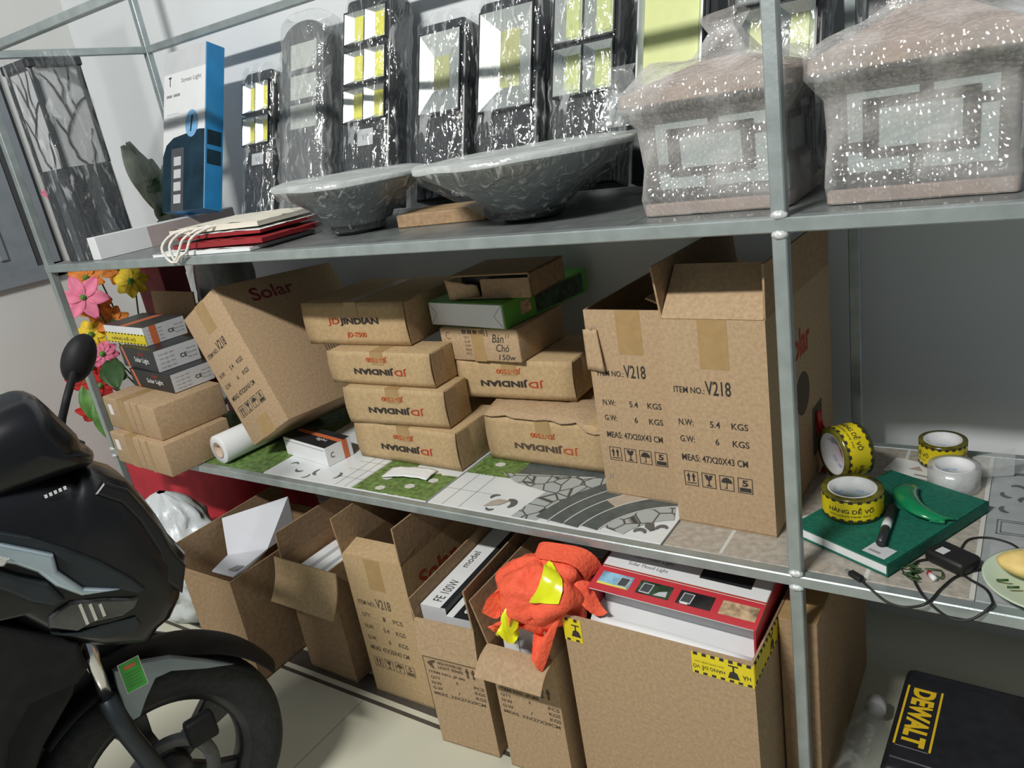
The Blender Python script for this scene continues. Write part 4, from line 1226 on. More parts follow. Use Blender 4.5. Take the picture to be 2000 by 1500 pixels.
fl('street_light', 'dark street lamp in film with a rounded head and three pale ribbed panels', .702, .878, .590, .075,
   [(.745, .852, .458, .532, 'panel'), (.745, .852, .370, .440, 'panel'), (.745, .852, .285, .356, 'panel')], body=ALUG, arch=.06, wrapw=.016, wrapm=WRAPH)
fl('street_light', 'tall black street lamp in film with six grey and yellow cells', .968, 1.128, .600, .08,
   rowm([(.974, 1.045), (1.049, 1.120)], [(.485, .568), (.377, .461), (.272, .358)], 'cell'), labelrect=(-.035, .025, .205, .25), rnd=.015, wrapw=.018)
fl('flood_light', 'black flood lamp in film with one khaki chip, the smaller of two alike', 1.226, 1.376, .480, .07,
   [(1.242, 1.366, .255, .455, 'flood')], rnd=.018, wrapw=.014)
fl('flood_light', 'black flood lamp in film with one large khaki chip, marked 150W', 1.415, 1.585, .495, .07,
   [(1.428, 1.573, .235, .470, 'flood2')], rnd=.018, wrapw=.014, txt=('150W', -.06, .175, .06, .02))
fl('flood_light', 'black flood lamp in film with four lime cells', 1.622, 1.790, .505, .07,
   rowm([(1.634, 1.703), (1.709, 1.778)], [(.360, .470), (.240, .345)], 'cells2'), rnd=.012, wrapw=.014)
fl('flood_light', 'tall black flood lamp with one big pale green ribbed panel behind the first lantern', 1.824, 1.985, .66, .05,
   [(1.838, 1.972, .20, .645, 'big')], rnd=.006, wrapw=None)
fl('flood_light', 'black flood lamp in film with four yellow-green cells rising between the two lanterns', 2.030, 2.205, .62, .05,
   rowm([(2.044, 2.112), (2.120, 2.190)], [(.355, .60), (.20, .340)], 'cells2'), rnd=.006, wrapw=.010)
fl('flood_light', 'plain black lamp back in film rising behind the bigger lantern', 2.272, 2.42, .60, .05, [], rnd=.01, wrapw=.012)

# blue carton of a street light
t = thing('street_light_box', 'tall blue and white street light carton standing on the rear of the long white box', 'box', (.2692, .3325, Z2 + .0895), (-.3417, 0, -.027))
b = MB(); w, d, h = .232, .065, .60
b.box((-w / 2, 0, 0), (w / 2, d, h), BLUE, bev=.002)
b.box((-w / 2 + .001, -.0006, .0), (w / 2 - .001, 0, h - .001), WHITE)
b.box((-w / 2 + .001, -.0009, h - .07), (w / 2 - .001, 0, h - .001), WHITEG)
np_ = [(-w / 2 + .001, 0.0), (w / 2 - .001, 0.0), (w / 2 - .001, .335), (w / 2 - .03, .338), (-w / 2 + .06, .325), (-w / 2 + .02, .305), (-w / 2 + .001, .27)]
b.quad([(x, -.0012, z) for x, z in np_], NAVY)
b.lathe([(.0, 0), (.034, 0)], SKYB, 28, T(.045, -.0018, .36) @ RX(math.pi / 2) @ Matrix.Scale(1.25, 4, (0, 1, 0)))
b.quad([(.038, -.0024, .335), (.044, -.0024, .335), (.054, -.0024, .385), (.046, -.0024, .385)], NAVY)
b.box((-w / 2 + .05, -.0016, .055), (-w / 2 + .12, 0, .29), ALUG)
for z in (.235, .195, .155, .115): b.box((-w / 2 + .065, -.0021, z), (-w / 2 + .105, 0, z + .028), WHITEG)
for x in (-.055, -.02): b.quad([(x, -.0021, .02), (x + .012, -.0021, .02), (x + .008, -.0021, .06), (x + .002, -.0021, .06)], WHITEG)
b.text('Street Light', -w / 2 + .10, .49, .11, .018, GREYINK, front(-.0014), 0)
b.text('T', -w / 2 + .03, .49, .014, .03, INK, front(-.0014), .02)
for i, wd in enumerate((.03, .035)): b.box((-w / 2 + .018 + i * .04, -.0014, .455), (-w / 2 + .018 + i * .04 + wd, 0, .463), GREYINK)
for i in range(4): b.box((-w / 2 + .02, -.0012, .40 - i * .014), (-w / 2 + .09, 0, .403 - i * .014), WHITEG)
b.box((w / 2, .008, .29), (w / 2 + .0006, d - .008, .335), NAVY); b.box((w / 2, .008, .23), (w / 2 + .0006, d - .008, .275), NAVY)
b.box((w / 2, .0, .0), (w / 2 + .0006, d, .075), PAPER); b.quad([(w / 2 + .001, .02, .03), (w / 2 + .001, .04, .03), (w / 2 + .001, .045, .06), (w / 2 + .001, .02, .06)], GREEN)
for v in b.v: v.z = max(0, v.z - .090)
b.build('body', t)

# long white box lying front to back
t = thing('long_white_box', 'long flat box with white front and pinkish grey side at the shelf edge', 'box', (.222, .040, Z2 + .0005))
b = MB(); b.box((-.022, 0, 0), (.022, .50, .0665), WHITE, bev=.001); b.box((.022, .17, .0), (.0226, .50, .063), PINKG)
b.build('body', t)

# tall pillar lamp in film
t = thing('pillar_lamp', 'tall black square pillar lamp in film with a dark branch pattern on pale panels', 'lamp', (.106, .128, Z2 + .0005), (0, 0, 0))
s = .148
b = MB(); b.box((-s / 2, -s / 2, 0), (s / 2, s / 2, .27), ALUB, bev=.003)
for sx in (-1, 1):
    for sy in (-1, 1): b.box((sx * s / 2 - (.014 if sx > 0 else 0), sy * s / 2 - (.014 if sy > 0 else 0), .27), (sx * s / 2 + (.014 if sx < 0 else 0), sy * s / 2 + (.014 if sy < 0 else 0), .545), ALUB)
b.box((-.02, -s / 2 - .001, .0), (.02, s / 2 + .001, .27), ALUG); b.box((-s / 2 - .001, -.02, 0), (s / 2 + .001, .02, .27), ALUG)
b.build('body', t)
MB().box((-s / 2 - .006, -s / 2 - .006, .545), (s / 2 + .006, s / 2 + .006, .572), ALUB, bev=.004).build('cap', t)
MB().box((-s / 2 + .005, -s / 2 + .005, .271), (s / 2 - .005, s / 2 - .005, .544), MARBLE).build('marble_panel', t)
b = MB()
br = [[(.0, .275), (-.02, .30), (-.03, .36), (-.045, .40), (-.062, .43)], [(-.03, .36), (.0, .40), (.02, .43), (.015, .47), (.03, .52), (.035, .543)], [(.0, .40), (-.01, .45), (-.03, .50), (-.05, .53)], [(.02, .43), (.045, .45), (.06, .46)],
      [(.02, .275), (.035, .30), (.04, .34), (.05, .37)], [(-.01, .45), (.0, .49), (-.005, .54)]]
for k, path in enumerate(br):
    P3 = spline([(x, 0, z) for x, z in path], 5)
    P3 = [p + Vector((.004 * nz((p.x * 40, 0, p.z * 40), 1, k), 0, 0)) for p in P3]
    rr = [.0042 * (1 - .6 * i / len(P3)) for i in range(len(P3))]
    b.tube([(p.x, -s / 2 + .004, p.z) for p in P3], rr, BARK, 6)
    b.tube([(s / 2 - .004, p.x, p.z) for p in P3], rr, BARK, 6)
b.build('branch_inlay', t)
b = MB()
def PL(u, v):
    a = 2 * math.pi * u; ca, sa = math.cos(a), math.sin(a); k = 5
    rr = (abs(ca) ** k + abs(sa) ** k) ** (-1 / k)
    q = .006 * nz((ca * 2, sa * 2, v * 5), 2, 4)
    return Vector((ca * rr * (s / 2 + .011) + q, sa * rr * (s / 2 + .011) + q, .001 + .585 * v))
b.grid(PL, 56, 30, WRAP, wrap=True); b.build('plastic_wrap', t)

# gift bags lying flat
def giftbag(label, x, y, z, rz, w, d, h, m1, m2, handles=False, edge=None):
    t = thing('gift_bag', label, 'gift bag', (x, y, z), (0, 0, rz), 'flattened gift bags on the upper shelf')
    b = MB()
    b.grid(lambda u, v: Vector(((u - .5) * w, v * d, h * (.55 + .45 * math.sin(math.pi * (.15 + .7 * u))) + .004 * nz((u * 5, v * 5, x), 2))), 12, 10, m1)
    b.grid(lambda u, v: Vector(((u - .5) * w, v * d, .001)), 3, 3, m2)
    for v0 in (0, 1):
        b.grid(lambda u, v: Vector(((u - .5) * w, v0 * d, .001 + v * (h * (.55 + .45 * math.sin(math.pi * (.15 + .7 * u))) - .001))), 12, 3, m2)
    for u0 in (-.5, .5):
        b.grid(lambda u, v: Vector((u0 * w, u * d, .001 + v * h * .73)), 6, 3, m2)
    b.build('bag', t)
    return t
giftbag('flat white-edged paper bag, lowest of the gift bags at the shelf edge', .765, .012, Z2 + .0005, .02, .40, .22, .011, PAPER, PAPER)
giftbag('dark red flattened gift bag under the cream one', .83, .022, Z2 + .016, .05, .34, .22, .015, REDP, REDP)
giftbag('dark red flattened gift bag with a white edge, second from the top', .815, .045, Z2 + .036, .07, .31, .21, .011, PAPER, REDP)
gb = giftbag('cream flattened gift bag with white rope handles, topmost of the pile', .785, .055, Z2 + .051, .09, .33, .21, .016, CREAM, CREAM)
for k, (dx, dr) in enumerate(((.0, 0), (.03, .004))):
    pth = spline([(-.10 + dx, .006, .012), (-.125 + dx, -.03, .004), (-.13 + dx, -.062, -.020), (-.118 + dx, -.066, -.048 - dr * 3), (-.095 + dx, -.066, -.060 + k * .014), (-.070 + dx, -.064, -.036), (-.055 + dx, -.05, -.006), (-.03 + dx, -.02, .010), (-.01 + dx, .004, .014)], 6)
    MB().tube(pth, .0035, ROPE, 8).build('rope_handle', gb)
b = MB(); b.box((0, 0, 0), (.08, .14, .012), REDPL, bev=.002)
tag(b.build('red_packet', None, (1.00, .27, Z2 + .0005), (0, 0, .3)), 'small bright red packet behind the gift bags under the lampshade', 'packet')

# shallow lampshades standing rim up
def shade(label, x, y, r, tilt, wrapm, hz=.108):
    t = thing('dish_lampshade', label, 'lampshade', (x, y, Z2 + .0035), tilt, 'film-wrapped dish lampshades')
    MB().lathe([(.07, .02), (.085, .025), (r * .55, hz * .50), (r * .97, hz * .95), (r, hz), (r, hz + .006), (r * .98, hz + .006), (r * .92, hz * .93), (r * .53, hz * .5), (.06, .03), (.0, .03)], DISH, 64).build('shade', t)
    MB().lathe([(.0, 0), (.062, 0), (.068, .006), (.07, .022), (.0, .022)], DISHB, 40).build('driver_base', t)
    b = MB()
    def jit(p): return p + Vector((0, 0, .003 * nz((p.x * 12, p.y * 12, p.z * 8), 1, x))) + Vector((p.x, p.y, 0)) * .012 * nz((p.x * 9, p.y * 9, p.z * 14), 1, x + 3)
    b.lathe([(.09, .008), (r * .60, hz * .36), (r * .97, hz * .84), (r * 1.012, hz + .001)], WRAP, 72, jit=jit)
    b.lathe([(r * 1.012, hz + .001), (r * 1.014, hz + .010), (r * .99, hz + .013), (r * .7, hz + .014), (r * .3, hz + .012), (.002, hz + .011)], FTOP, 72, jit=jit)
    b.build('plastic_wrap', t)
    return t
shade('grey dish lampshade in film, the smaller left one with its tilted pale rim', 1.16, .20, .185, (.0, .03, 0), WRAPH, .118)
shade('grey dish lampshade in film, the larger right one next to the lantern', 1.672, .192, .228, (0, -.004, 0), WRAPH, .123)

b = MB(); b.box((-.12, 0, 0), (.12, .13, .030), KRAFTB, bev=.002); b.box((-.12, .05, .030), (.12, .09, .0306), BTAPE)
tag(b.build('flat_carton', None, (1.415, .20, Z2 + .0005), (0, 0, .10)), 'flat brown carton lying in the shade between the two dish lampshades', 'carton')
# bubble-wrapped gate lanterns
def lantern(label, x, y, hw, hb=.185, ap=.30, rz=0.0):
    t = thing('gate_lantern', label, 'lantern', (x, y, Z2 + .001), (0, 0, rz), 'bubble-wrapped gate lanterns')
    b = MB(); b.box((-hw, -hw, 0), (hw, hw, .022), LANTR, bev=.003); b.build('plinth', t)
    b = MB(); e = hw * .94
    b.box((-e + .004, -e + .004, .022), (e - .004, e - .004, hb), LGLASS); b.build('glass_box', t)
    b = MB()
    fr = .020
    for k in range(4):
        M = RZ(k * math.pi / 2)
        y_ = -e
        H0, H1 = .022, hb
        bars = [(-e, -e + fr, H0, H1), (e - fr, e, H0, H1), (-e, e, H0, H0 + .022), (-e, e, H1 - .03, H1)]
        cxx, z0, z1 = e * .46, H0 + .055, H1 - .055
        bars += [(-cxx - fr, -cxx, z0 - .012, z1 + .012), (cxx, cxx + fr, z0 - .012, z1 + .012), (-cxx - fr, cxx + fr, z0 - .012, z0), (-cxx - fr, cxx + fr, z1, z1 + .012)]
        zm = (z0 + z1) / 2
        bars += [(-e, -cxx, zm - .03, zm - .018), (cxx, e, zm + .018, zm + .03), (-.012, .004, H0, z0), (.0, .016, z1, H1)]
        for x0, x1, za, zb_ in bars: b.box((x0, y_, za), (x1, y_ + .010, zb_), LANT, M)
    b.build('lattice_frame', t)
    b = MB(); ev = hw * 1.15
    b.box((-ev, -ev, hb), (ev, ev, hb + .022), LANTR, bev=.002)
    b.build('eave', t)
    b = MB()
    b.add([(-ev * .97, -ev * .97, hb + .022), (ev * .97, -ev * .97, hb + .022), (ev * .97, ev * .97, hb + .022), (-ev * .97, ev * .97, hb + .022), (-.03, -.03, ap - .02), (.03, -.03, ap - .02), (.03, .03, ap - .02), (-.03, .03, ap - .02)],
          [[0, 1, 5, 4], [1, 2, 6, 5], [2, 3, 7, 6], [3, 0, 4, 7], [4, 5, 6, 7], [3, 2, 1, 0]], LANTR)
    b.build('roof', t)
    b = MB(); b.box((-ev * .42, -ev * .72, 0), (ev * .42, -ev * .70, .001), ALUG)
    # bubble wrap shell
    lev = [(0.001, hw * 1.03), (.03, hw * 1.06), (.08, hw * 1.00), (hb - .04, hw * 1.03), (hb - .006, ev * 1.06), (hb + .026, ev * 1.07), (hb + .06, ev * .72), (ap - .015, .05), (ap + .02, .022), (ap + .045, .035)]
    b = MB()
    def P(u, v):
        q = v * (len(lev) - 1); i = min(int(q), len(lev) - 2); f = q - i
        z = lev[i][0] * (1 - f) + lev[i + 1][0] * f; hh = lev[i][1] * (1 - f) + lev[i + 1][1] * f
        a = 2 * math.pi * u; ca, sa = math.cos(a), math.sin(a); k = 18
        rr = (abs(ca) ** k + abs(sa) ** k) ** (-1 / k)
        px, py = ca * rr * hh, sa * rr * hh
        g = .009 * nz((px * 9, py * 9, z * 11), 1.4, x) + .0015 * nz((px * 40, py * 40, z * 40), 1, x)
        return Vector((px * (1 + g * 4), py * (1 + g * 4), max(.001, z + g)))
    b.grid(P, 128, 64, BUBBLE, wrap=True)
    b.build('bubble_wrap', t)
    return t
lantern('bubble-wrapped gate lantern left of the front post, paler one', 2.094, .205, .1215, .185, .262)
lantern('bubble-wrapped gate lantern right of the front post with a square lattice front', 2.402, .195, .1235, .19, .285)
lantern('bubble-wrapped gate lantern at the far right edge of the upper shelf', 2.735, .26, .13)
# loose sheet of film between shade and lantern
b = MB(); b.grid(lambda u, v: Vector((.085 * u * (1 - .5 * v) + .05 * v, .02 * nz((u * 3, v * 3, 0), 1.5), .105 * v)), 10, 10, WRAPH)
tag(b.build('film_scrap', None, (1.835, .20, Z2 + .155), (0, 0, 0), solid=.0005), 'loose pale film sheet between the larger lampshade and the left lantern', 'film')

# ------------------------------------------------------------------ left corner: covered table, bag, flowers
t = thing('covered_table', 'low table draped with a red cloth behind the left front post', 'table', (-.06, .36, 0))
b = MB()
def cloth(u, v):
    a = 2 * math.pi * u; ca, sa = math.cos(a), math.sin(a); k = 6
    rr = (abs(ca) ** k + abs(sa) ** k) ** (-1 / k)
    dr = min(1, v * 1.25)
    fl_ = 1 + (.04 * math.sin(15 * a) + .03 * math.sin(8 * a + 1)) * dr
    if v < .2: return Vector((ca * rr * .40 * v / .2, sa * rr * .155 * v / .2, .4985))
    q = (v - .2) / .8
    return Vector((ca * rr * (.40 + .03 * q) * (1 + (fl_ - 1) * q), sa * rr * (.155 + .02 * q) * (1 + (fl_ - 1) * q), .4985 - .494 * q))
b.grid(cloth, 90, 24, REDCL, wrap=True); b.build('red_cloth', t)
MB().box((-.38, -.14, .47), (.38, .14, .495), KRAFTB).build('tabletop', t)
for sx in (-1, 1):
    for sy in (-1, 1): MB().box((sx * .34 - .015, sy * .12 - .015, 0), (sx * .34 + .015, sy * .12 + .015, .47), KRAFTB).build('leg', t)

t = thing('plastic_bag', 'crumpled white plastic bag on the floor between the motorbike and the cartons', 'bag', (.245, -.02, .001))
b = MB()
def bagp(u, v):
    a = 2 * math.pi * u; d = Vector((math.cos(a), math.sin(a), v * 3))
    rr = (.205 * (math.sin(math.pi * (.12 + .875 * v)) ** .6)) * (1 + .30 * nz(d, 1.7, 2) + .13 * nz(d, 4.3, 5) + .05 * abs(nz(d, 9, 1)))
    return Vector((rr * math.cos(a), rr * .62 * math.sin(a), .455 * v))
b.grid(bagp, 64, 36, BAGW, wrap=True); b.build('film', t)

t = thing('flower_arrangement', 'tall artificial bouquet of lilies, yellow and red blooms on the red-covered table', 'flowers', (-.28, .34, .5005))
MB().lathe([(.0, 0), (.05, 0), (.075, .05), (.06, .12), (.035, .17), (.045, .19), (.03, .185), (.0, .02)], DARKRED, 32).build('vase', t)
def petal(b, M, L, wd, mt, droop):
    b.grid(lambda u, v: Vector(((u - .5) * wd * math.sin(math.pi * (.08 + .86 * v)) , L * v, .25 * L * v - droop * L * v * v + .25 * wd * abs(u - .5))), 6, 9, mt, M)
def bloom(name, P, n, L, wd, mt, droop=.35, face=(.75, -.55, .25), centre=LEAF, lab=None):
    q = Vector(face).normalized().to_track_quat('Z', 'Y').to_matrix().to_4x4()
    B = T(*P) @ q
    b = MB()
    for k in range(n): petal(b, B @ RZ(2 * math.pi * k / n + .3), L, wd, mt, droop)
    o = b.build('bloom', t, solid=.001)
    bb = MB(); bb.lathe([(.0, .02), (.010, .014), (.012, 0)], centre, 12, B); bb.build('flower_centre', o)
    if lab: o['label'] = lab
def leafp(P, dirv, L, wd, mt):
    Y = Vector(dirv).normalized()
    Z = Vector((.78, -.6, .15)); Z = (Z - Y * Z.dot(Y)).normalized()
    X = Y.cross(Z)
    q = Matrix((X, Y, Z)).transposed().to_4x4()
    b = MB(); petal(b, T(*P) @ q, L, wd, mt, .30)
    b.build('leaf', t, solid=.0008)
ox, oy, oz = -.28, .34, .5005
def rel(x, y, z): return (x - ox, y - oy, z - oz)
bloom('bloom', rel(-.255, .20, 1.045), 6, .085, .05, PINK, .3, lab='pink lily')
for p in ((-.33, .27, 1.10), (-.33, .27, .99), (-.27, .28, .93), (-.19, .32, 1.12)): bloom('bloom', rel(*p), 8, .062, .04, PETO, .3, lab='orange bloom')
for p in ((-.33, .22, .90), (-.10, .30, 1.075)): bloom('bloom', rel(*p), 7, .058, .045, PETY, .5, lab='yellow bloom')
bloom('bloom', rel(-.30, .22, .825), 9, .055, .04, PINK, .6, lab='pink bloom')
for p in ((-.52, .22, .715), (-.42, .20, .70), (-.38, .21, .78), (-.46, .19, .60), (-.31, .18, .72)): bloom('bloom', rel(*p), 6, .062, .045, PETR, .3, (.6, -.6, -.3), lab='red bloom')
bloom('bloom', rel(-.42, .30, 1.41), 5, .035, .03, PINK, .1, lab='small pink bud')
for p, d, L, w_, mt in ((( -.40, .18, .73), (.2, -.3, -1), .15, .07, LEAF), ((-.34, .17, .68), (.25, -.2, -1), .17, .07, LEAF), ((-.26, .22, .80), (.5, -.3, -.5), .13, .09, LEAFD), ((-.30, .24, .76), (.9, -.2, -.1), .14, .09, LEAFD),
                        ((-.28, .22, .66), (.1, -.2, -1), .12, .06, PETR), ((-.24, .24, .68), (.3, -.2, -1), .12, .08, LEAFD), ((-.47, .22, .66), (0, -.2, -1), .11, .04, PETO)):
    leafp(rel(*p), d, L, w_, mt)
for p, d, L, w_, mt in (((-.05, .50, 1.26), (.1, -.2, 1), .20, .07, LEAFP), ((-.05, .52, 1.24), (.55, -.1, 1), .21, .07, LEAFP), ((-.045, .50, 1.25), (.35, -.1, 1), .20, .08, LEAFP), ((-.04, .47, 1.24), (.5, -.4, .7), .14, .06, LEAFP),
                        ((-.04, .45, 1.40), (.5, -.3, .0), .09, .05, LEAFD), ((-.035, .45, 1.29), (.5, -.3, .1), .08, .05, LEAFD), ((-.08, .5, 1.35), (-.1, -.2, 1), .15, .05, LEAFP), ((-.12, .50, 1.30), (-.3, -.1, 1), .24, .07, LEAFP), ((-.15, .52, 1.28), (-.1, -.1, 1), .26, .08, LEAFP), ((-.09, .50, 1.25), (.2, -.1, 1), .22, .08, LEAFP), ((-.06, .46, 1.38), (.9, -.3, -.2), .11, .06, LEAFD), ((-.05, .46, 1.29), (.9, -.3, -.1), .10, .05, LEAF)):
    leafp(rel(*p), d, L, w_, mt)
b = MB()
for k, (x, y, z) in enumerate(((-.255, .22, 1.03), (-.33, .28, 1.08), (-.42, .31, 1.40), (-.05, .5, 1.30), (-.055, .52, 1.24), (-.33, .23, .89), (-.46, .24, .72), (-.30, .24, .80), (-.10, .31, 1.06), (-.52, .24, .72))):
    mid = (.0, .15, .62) if y > .45 else (rel(x, y, z)[0] * .35, rel(x, y, z)[1] * .4, (z - oz) * .55)
    b.tube(spline([(0, 0, .10), mid, rel(x, y, z)], 6), .003, STEM, 6)
b.build('stems', t)
t = thing('red_gift_box', 'tall dark red gift box on the table behind the flowers', 'gift box', (-.125, .43, .5005))
MB().box((-.085, -.05, 0), (.085, .05, .60), DARKRED, bev=.003).build('box_body', t)
MB().box((-.087, -.052, .56), (.087, .052, .605), DARKRED, bev=.003).build('lid', t)

# ------------------------------------------------------------------ motorbike
hx, hy = math.cos(math.radians(75)), math.sin(math.radians(75))
bike = thing('motorbike', 'black and blue-grey motorbike parked in front of the rack with its wheel towards the cartons', 'motorbike', (1.1017, -.6354, 0))
# local frame: x = forward, -y = towards the camera side (right side of the bike), z = up
bike.rotation_euler = (0, 0, math.radians(75))
def bp(name, pts, u0, u1, mt, bev=.01, label=None, parent=bike, seg=3):
    b = MB(); b.prism(pts, -u1, -u0, mt, bev=bev, seg=seg)
    o = b.build(name, parent)
    for p in o.data.polygons: p.use_smooth = False
    if label: o['label'] = label
    return o
def loft(name, pts, half, mt, p=4.0, n=15, parent=bike, cen=None, label=None):
    """domed body: the outline shrinks to its centre towards both sides"""
    cx = sum(q[0] for q in pts) / len(pts) if not cen else cen[0]; cz_ = sum(q[1] for q in pts) / len(pts) if not cen else cen[1]
    vs, fs = [], []
    N = len(pts)
    for j in range(n):
        th = -math.pi / 2 + math.pi * j / (n - 1)
        k = max(.02, abs(math.cos(th)) ** (2 / p)); u = math.copysign(abs(math.sin(th)) ** (2 / p), th) * half
        for x, z in pts: vs.append((cx + (x - cx) * k, u, cz_ + (z - cz_) * k))
    for j in range(n - 1):
        for i in range(N):
            i2 = (i + 1) % N
            fs.append([j * N + i, j * N + i2, (j + 1) * N + i2, (j + 1) * N + i])
    b = MB(); b.add(vs, fs, mt, None, True)
    b.add([vs[i] for i in range(N)], [list(range(N))], mt); b.add([vs[(n - 1) * N + i] for i in range(N)], [list(range(N))[::-1]], mt)
    o = b.build(name, parent, normals=True)
    if label: o['label'] = label
    return o
def dense(pts, k=3):
    return [tuple(p[:2]) for p in [(q.x, q.y) for q in spline([(x, z, 0) for x, z in pts + [pts[0]]], k)][:-1]]
loft('instrument_cowl', dense([(-.20, 1.04), (-.06, 1.088), (-.019, 1.096), (.004, 1.095), (.024, 1.081), (.043, 1.037), (.058, 1.003), (.059, .98), (.073, .964), (.069, .952), (.056, .944), (.005, .946), (-.10, .945), (-.20, .95)], 2), .11, BIKEB, 3.0)
loft('front_fairing', [(-.30, 1.0), (-.111, .990), (-.03, .965), (-.001, .954), (.015, .950), (.027, .936), (.040, .951), (.065, .934), (.104, .901), (.120, .860), (.133, .810), (.141, .766), (.159, .715), (.146, .683), (.123, .636), (.095, .605), (.068, .597), (.047, .580), (.026, .588), (-.023, .613), (-.092, .674), (-.146, .756), (-.30, .80)], .122, BIKEB, 4.5, 17, cen=(-.05, .77))
def side(name, pts, u, mt, th=.02, bev=.005, lab=None):
    return bp(name, pts, u - th, u, mt, bev, lab)
side('side_panel', [(-.28, .945), (-.13, .933), (-.106, .917), (-.071, .889), (-.03, .846), (.012, .797), (.047, .743), (.061, .714), (.047, .711), (.022, .734), (-.028, .765), (-.054, .816), (-.05, .847), (-.083, .876), (-.112, .901), (-.135, .917), (-.28, .93)], .132, BIKED, .03, lab='dark grey painted panel')
side('chrome_trim', [(-.28, .935), (-.136, .917), (-.113, .903), (-.084, .878), (-.051, .849), (-.054, .819), (-.029, .77), (.021, .738), (-.036, .759), (-.065, .794), (-.081, .83), (-.105, .858), (-.145, .892), (-.28, .905)], .142, BIKEL, .025, .006, 'pale chrome trim')
side('side_panel', [(-.28, .91), (-.148, .881), (-.127, .86), (-.105, .835), (-.073, .805), (-.059, .764), (-.08, .761), (-.107, .785), (-.13, .818), (-.159, .85), (-.28, .875)], .140, BIKED, .03, .008, 'dark grey lower panel')
side('headlamp', [(-.054, .753), (-.006, .732), (.047, .702), (.035, .687), (.013, .681), (-.035, .696), (-.06, .694), (-.096, .723), (-.09, .741), (-.075, .749)], .128, LENS, .03, .006, 'smoked headlamp')
hl = bpy.data.objects['headlamp']
for k in range(3):
    MB().box((-.045 + k * .014, -.1295, .700), (-.040 + k * .014, -.1275, .742 - k * .008), CHROME).build('reflector_fin', hl)
side('lower_lip', [(-.061, .692), (-.029, .685), (.032, .668), (.036, .652), (.02, .64), (-.029, .658), (-.096, .709)], .125, BIKED, .03, .006)
side('leg_shield', [(-.50, .85), (-.186, .796), (-.12, .722), (-.064, .668), (-.065, .612), (-.088, .594), (-.16, .601), (-.206, .557), (-.253, .46), (-.30, .30), (-.50, .30)], .115, BIKEM, .23, .01)
bp('inner_fender', [(-.05, .66), (-.10, .57), (-.17, .505), (-.225, .42), (-.26, .33), (-.272, .25), (-.262, .14), (-.23, .05), (-.9, .05), (-.9, .62)], -.10, .10, BIKEM, .01)
b = MB(); b.prism([(-.155, .905), (-.128, .893), (-.108, .874), (-.120, .866), (-.142, .877), (-.158, .890)], -.147, -.130, LENSW, bev=.003); b.build('running_light', bike)['label'] = 'clear running light'
# wind visor highlight edge
side('visor', [(.060, .925), (.093, .895), (.105, .860), (.122, .800), (.128, .755), (.142, .712), (.120, .66), (.100, .70), (.105, .76), (.092, .83), (.075, .875), (.04, .91)], .112, BIKEB, .02, .006)
MB().text('vario', -.03, .935, .04, .010, WHITE, T(0, -.112, 0), .03).build('lettering', bpy.data.objects['front_fairing']) if False else None
b = MB()
for k in range(5): b.box((-.030 + k * .0075, -.1105, .936 + k * .0005), (-.0255 + k * .0075, -.1095, .942 + k * .0005), WHITE)
b.build('small_emblem', bike)
# fork
def fork(yy, name='fork_tube'):
    b = MB(); b.tube([(-.045, yy, .70), (-.052, yy, .60), (-.054, yy, .515)], .013, CHROME, 16); o = b.build('fork_tube', bike)
    b = MB(); b.tube([(-.054, yy, .52), (-.045, yy, .43), (-.018, yy, .30), (.0, yy, .25)], [.017, .018, .019, .022], BIKED, 16); b.build('fork_slider', bike)
fork(-.075); fork(.075)
# wheel
wh = MB(); M = T(0, 0, .255) @ RX(math.pi / 2)
R_, r_ = .252, .043
prof = [(R_ - r_ * 1.9 + .0, -.028), (R_ - r_ * 1.2, -.040), (R_ - r_ * .45, -.040), (R_ - .006, -.026), (R_, -.008), (R_, .008), (R_ - .006, .026), (R_ - r_ * .45, .040), (R_ - r_ * 1.2, .040), (R_ - r_ * 1.9, .028)]
wh.lathe(prof, TYRE, 72, M)
tyre = wh.build('tyre', bike)
b = MB(); ri = R_ - r_ * 1.9
b.lathe([(ri + .004, -.029), (ri - .012, -.026), (ri - .018, -.010), (ri - .018, .010), (ri - .012, .026), (ri + .004, .029)], RIM, 64, M)
for k in range(5):
    A = M @ RZ(2 * math.pi * k / 5 + .5)
    for s_ in (-.10, .10):
        b.prism([(.03, -.018), (.10, -.014), (ri - .006, -.026), (ri - .006, .018), (.10, .010), (.03, .018)], -.011, .011, RIM, A @ RZ(s_) @ RX(math.pi / 2), bev=.003)
b.lathe([(.0, -.038), (.044, -.038), (.050, -.02), (.050, .02), (.044, .038), (.0, .038)], RIM, 32, M)
rim = b.build('rim', bike)
b = MB()
b.lathe([(.070, .040), (.098, .040), (.098, .044), (.070, .044), (.070, .040)], ALUG, 48, M)
b.build('brake_disc', bike)
b = MB(); b.box((.05, -.062, .30), (.11, -.034, .36), BIKEM, bev=.008, seg=2); b.build('brake_caliper', bike)
MB().tube([(0, -.085, .255), (0, .085, .255)], .010, CHROME, 14).build('axle', bike)
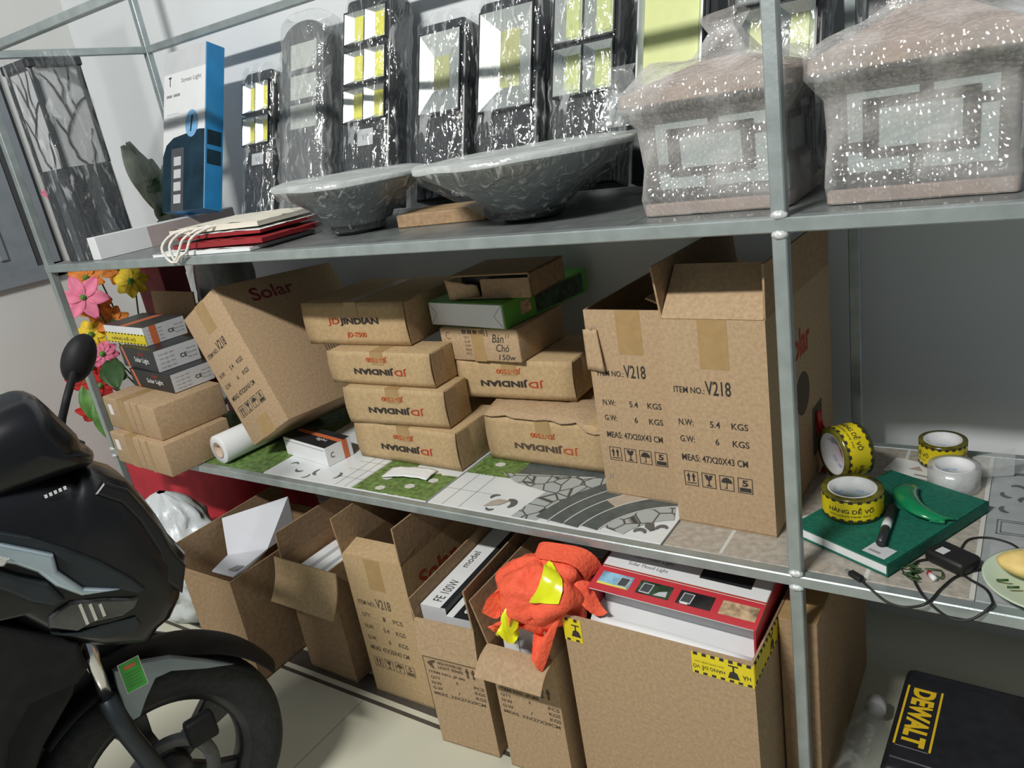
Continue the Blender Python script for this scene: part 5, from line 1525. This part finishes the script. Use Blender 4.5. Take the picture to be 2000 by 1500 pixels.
# fender: arched band over the tyre with side skirts
b = MB()
def fen(u, v):
    a = math.radians(205 - 190 * u) if False else math.radians(128 - 105 * u)
    c = 2 * v - 1
    rr = .285 - .018 * abs(c) ** 3
    if u > .75: rr += .01 * (u - .75)
    return Vector((rr * math.cos(a) , .058 * c, .255 + rr * math.sin(a)))
b.grid(fen, 30, 13, BIKEM)
b.build('fender', bike, solid=.004)
bp('fender_side', [(-.028, .560), (.014, .552), (.071, .528), (.129, .481), (.176, .437), (.123, .462), (.062, .497), (.033, .500), (.007, .471), (-.014, .442), (-.03, .442), (-.037, .466), (-.033, .524)], .058, .070, BIKES, .004, 'blue-grey fender side')
bp('fender_side', [(-.028, .560), (.014, .552), (.071, .528), (.129, .481), (.176, .437), (.123, .462), (.062, .497), (.033, .500), (.007, .471), (-.014, .442), (-.03, .442), (-.037, .466), (-.033, .524)], -.070, -.058, BIKES, .004)
b = MB(); SM = T(-.0005, -.0708, .5335) @ RY(.02)
b.quad([(-.02, 0, -.033), (.020, 0, -.033), (.019, 0, .033), (-.02, 0, .033)], T_LINE, SM)
b.quad([(-.018, -.0004, -.031), (.018, -.0004, -.031), (.017, -.0004, .031), (-.018, -.0004, .031)], STKG, SM)
b.quad([(-.012, -.0008, .016), (.010, -.0008, .016), (.010, -.0008, .024), (-.012, -.0008, .024)], ORNG, SM)
for k in range(5): b.quad([(-.013, -.0008, .006 - k * .007), (.012, -.0008, .006 - k * .007), (.012, -.0008, .008 - k * .007), (-.013, -.0008, .008 - k * .007)], LEAF, SM)
b.build('sticker', bike)['label'] = 'green energy-label sticker'
# handlebar, lever, mirrors
MB().tube([(-.08, -.09, .99), (-.06, .1, .99), (-.07, .34, .985)], .014, BIKEM, 12).build('handlebar', bike)
MB().tube([(-.02, .12, 1.03), (.03, .19, .985), (.060, .14, .968), (.066, .08, .962), (.073, .05, .958)], .006, ALUG, 10).build('brake_lever', bike)
for s_, yy in ((1, .25),):
    MB().tube(spline([(.0, .17, .96), (.06, .2, .955), (.08, .2, .985), (.10, .2, 1.02), (.135, .235, 1.06)], 6), .008, BIKEM, 10).build('mirror_stem', bike)
    b = MB(); b.grid(lambda u, v: Vector((.152 + .036 * math.cos(6.28318 * u) * math.sin(math.pi * v) + .018 * math.cos(math.pi * (1 - v)), .25 + .030 * math.sin(6.28318 * u) * math.sin(math.pi * v), 1.078 + .048 * math.cos(math.pi * (1 - v)))), 24, 14, BIKEM, wrap=True)
    b.build('mirror', bike)
# rear body towards the left of the frame
loft('body_shell', [(-.28, .98), (-.28, .62), (-.55, .45), (-.95, .50), (-1.15, .80), (-1.1, .90), (-.7, .86), (-.5, .80), (-.40, .90)], .14, BIKEM, 4.0)
loft('seat', dense([(-.55, .84), (-.75, .875), (-1.15, .92), (-1.2, .86), (-.9, .80), (-.6, .79)], 2), .13, BIKEM, 4.0)
b = MB(); M2 = T(-1.22, 0, .255) @ RX(math.pi / 2); b.lathe(prof, TYRE, 56, M2); b.build('tyre', bike)
b = MB(); b.lathe([(.0, -.03), (ri + .004, -.029), (ri - .012, -.02), (.0, -.02)], RIM, 40, M2); b.build('rim', bike)
MB().tube([(-.50, -.10, .30), (-.47, -.2, .02), (-.44, -.22, .006)], .010, ALUB, 10).build('kick_stand', bike)
bpy.context.view_layer.update()
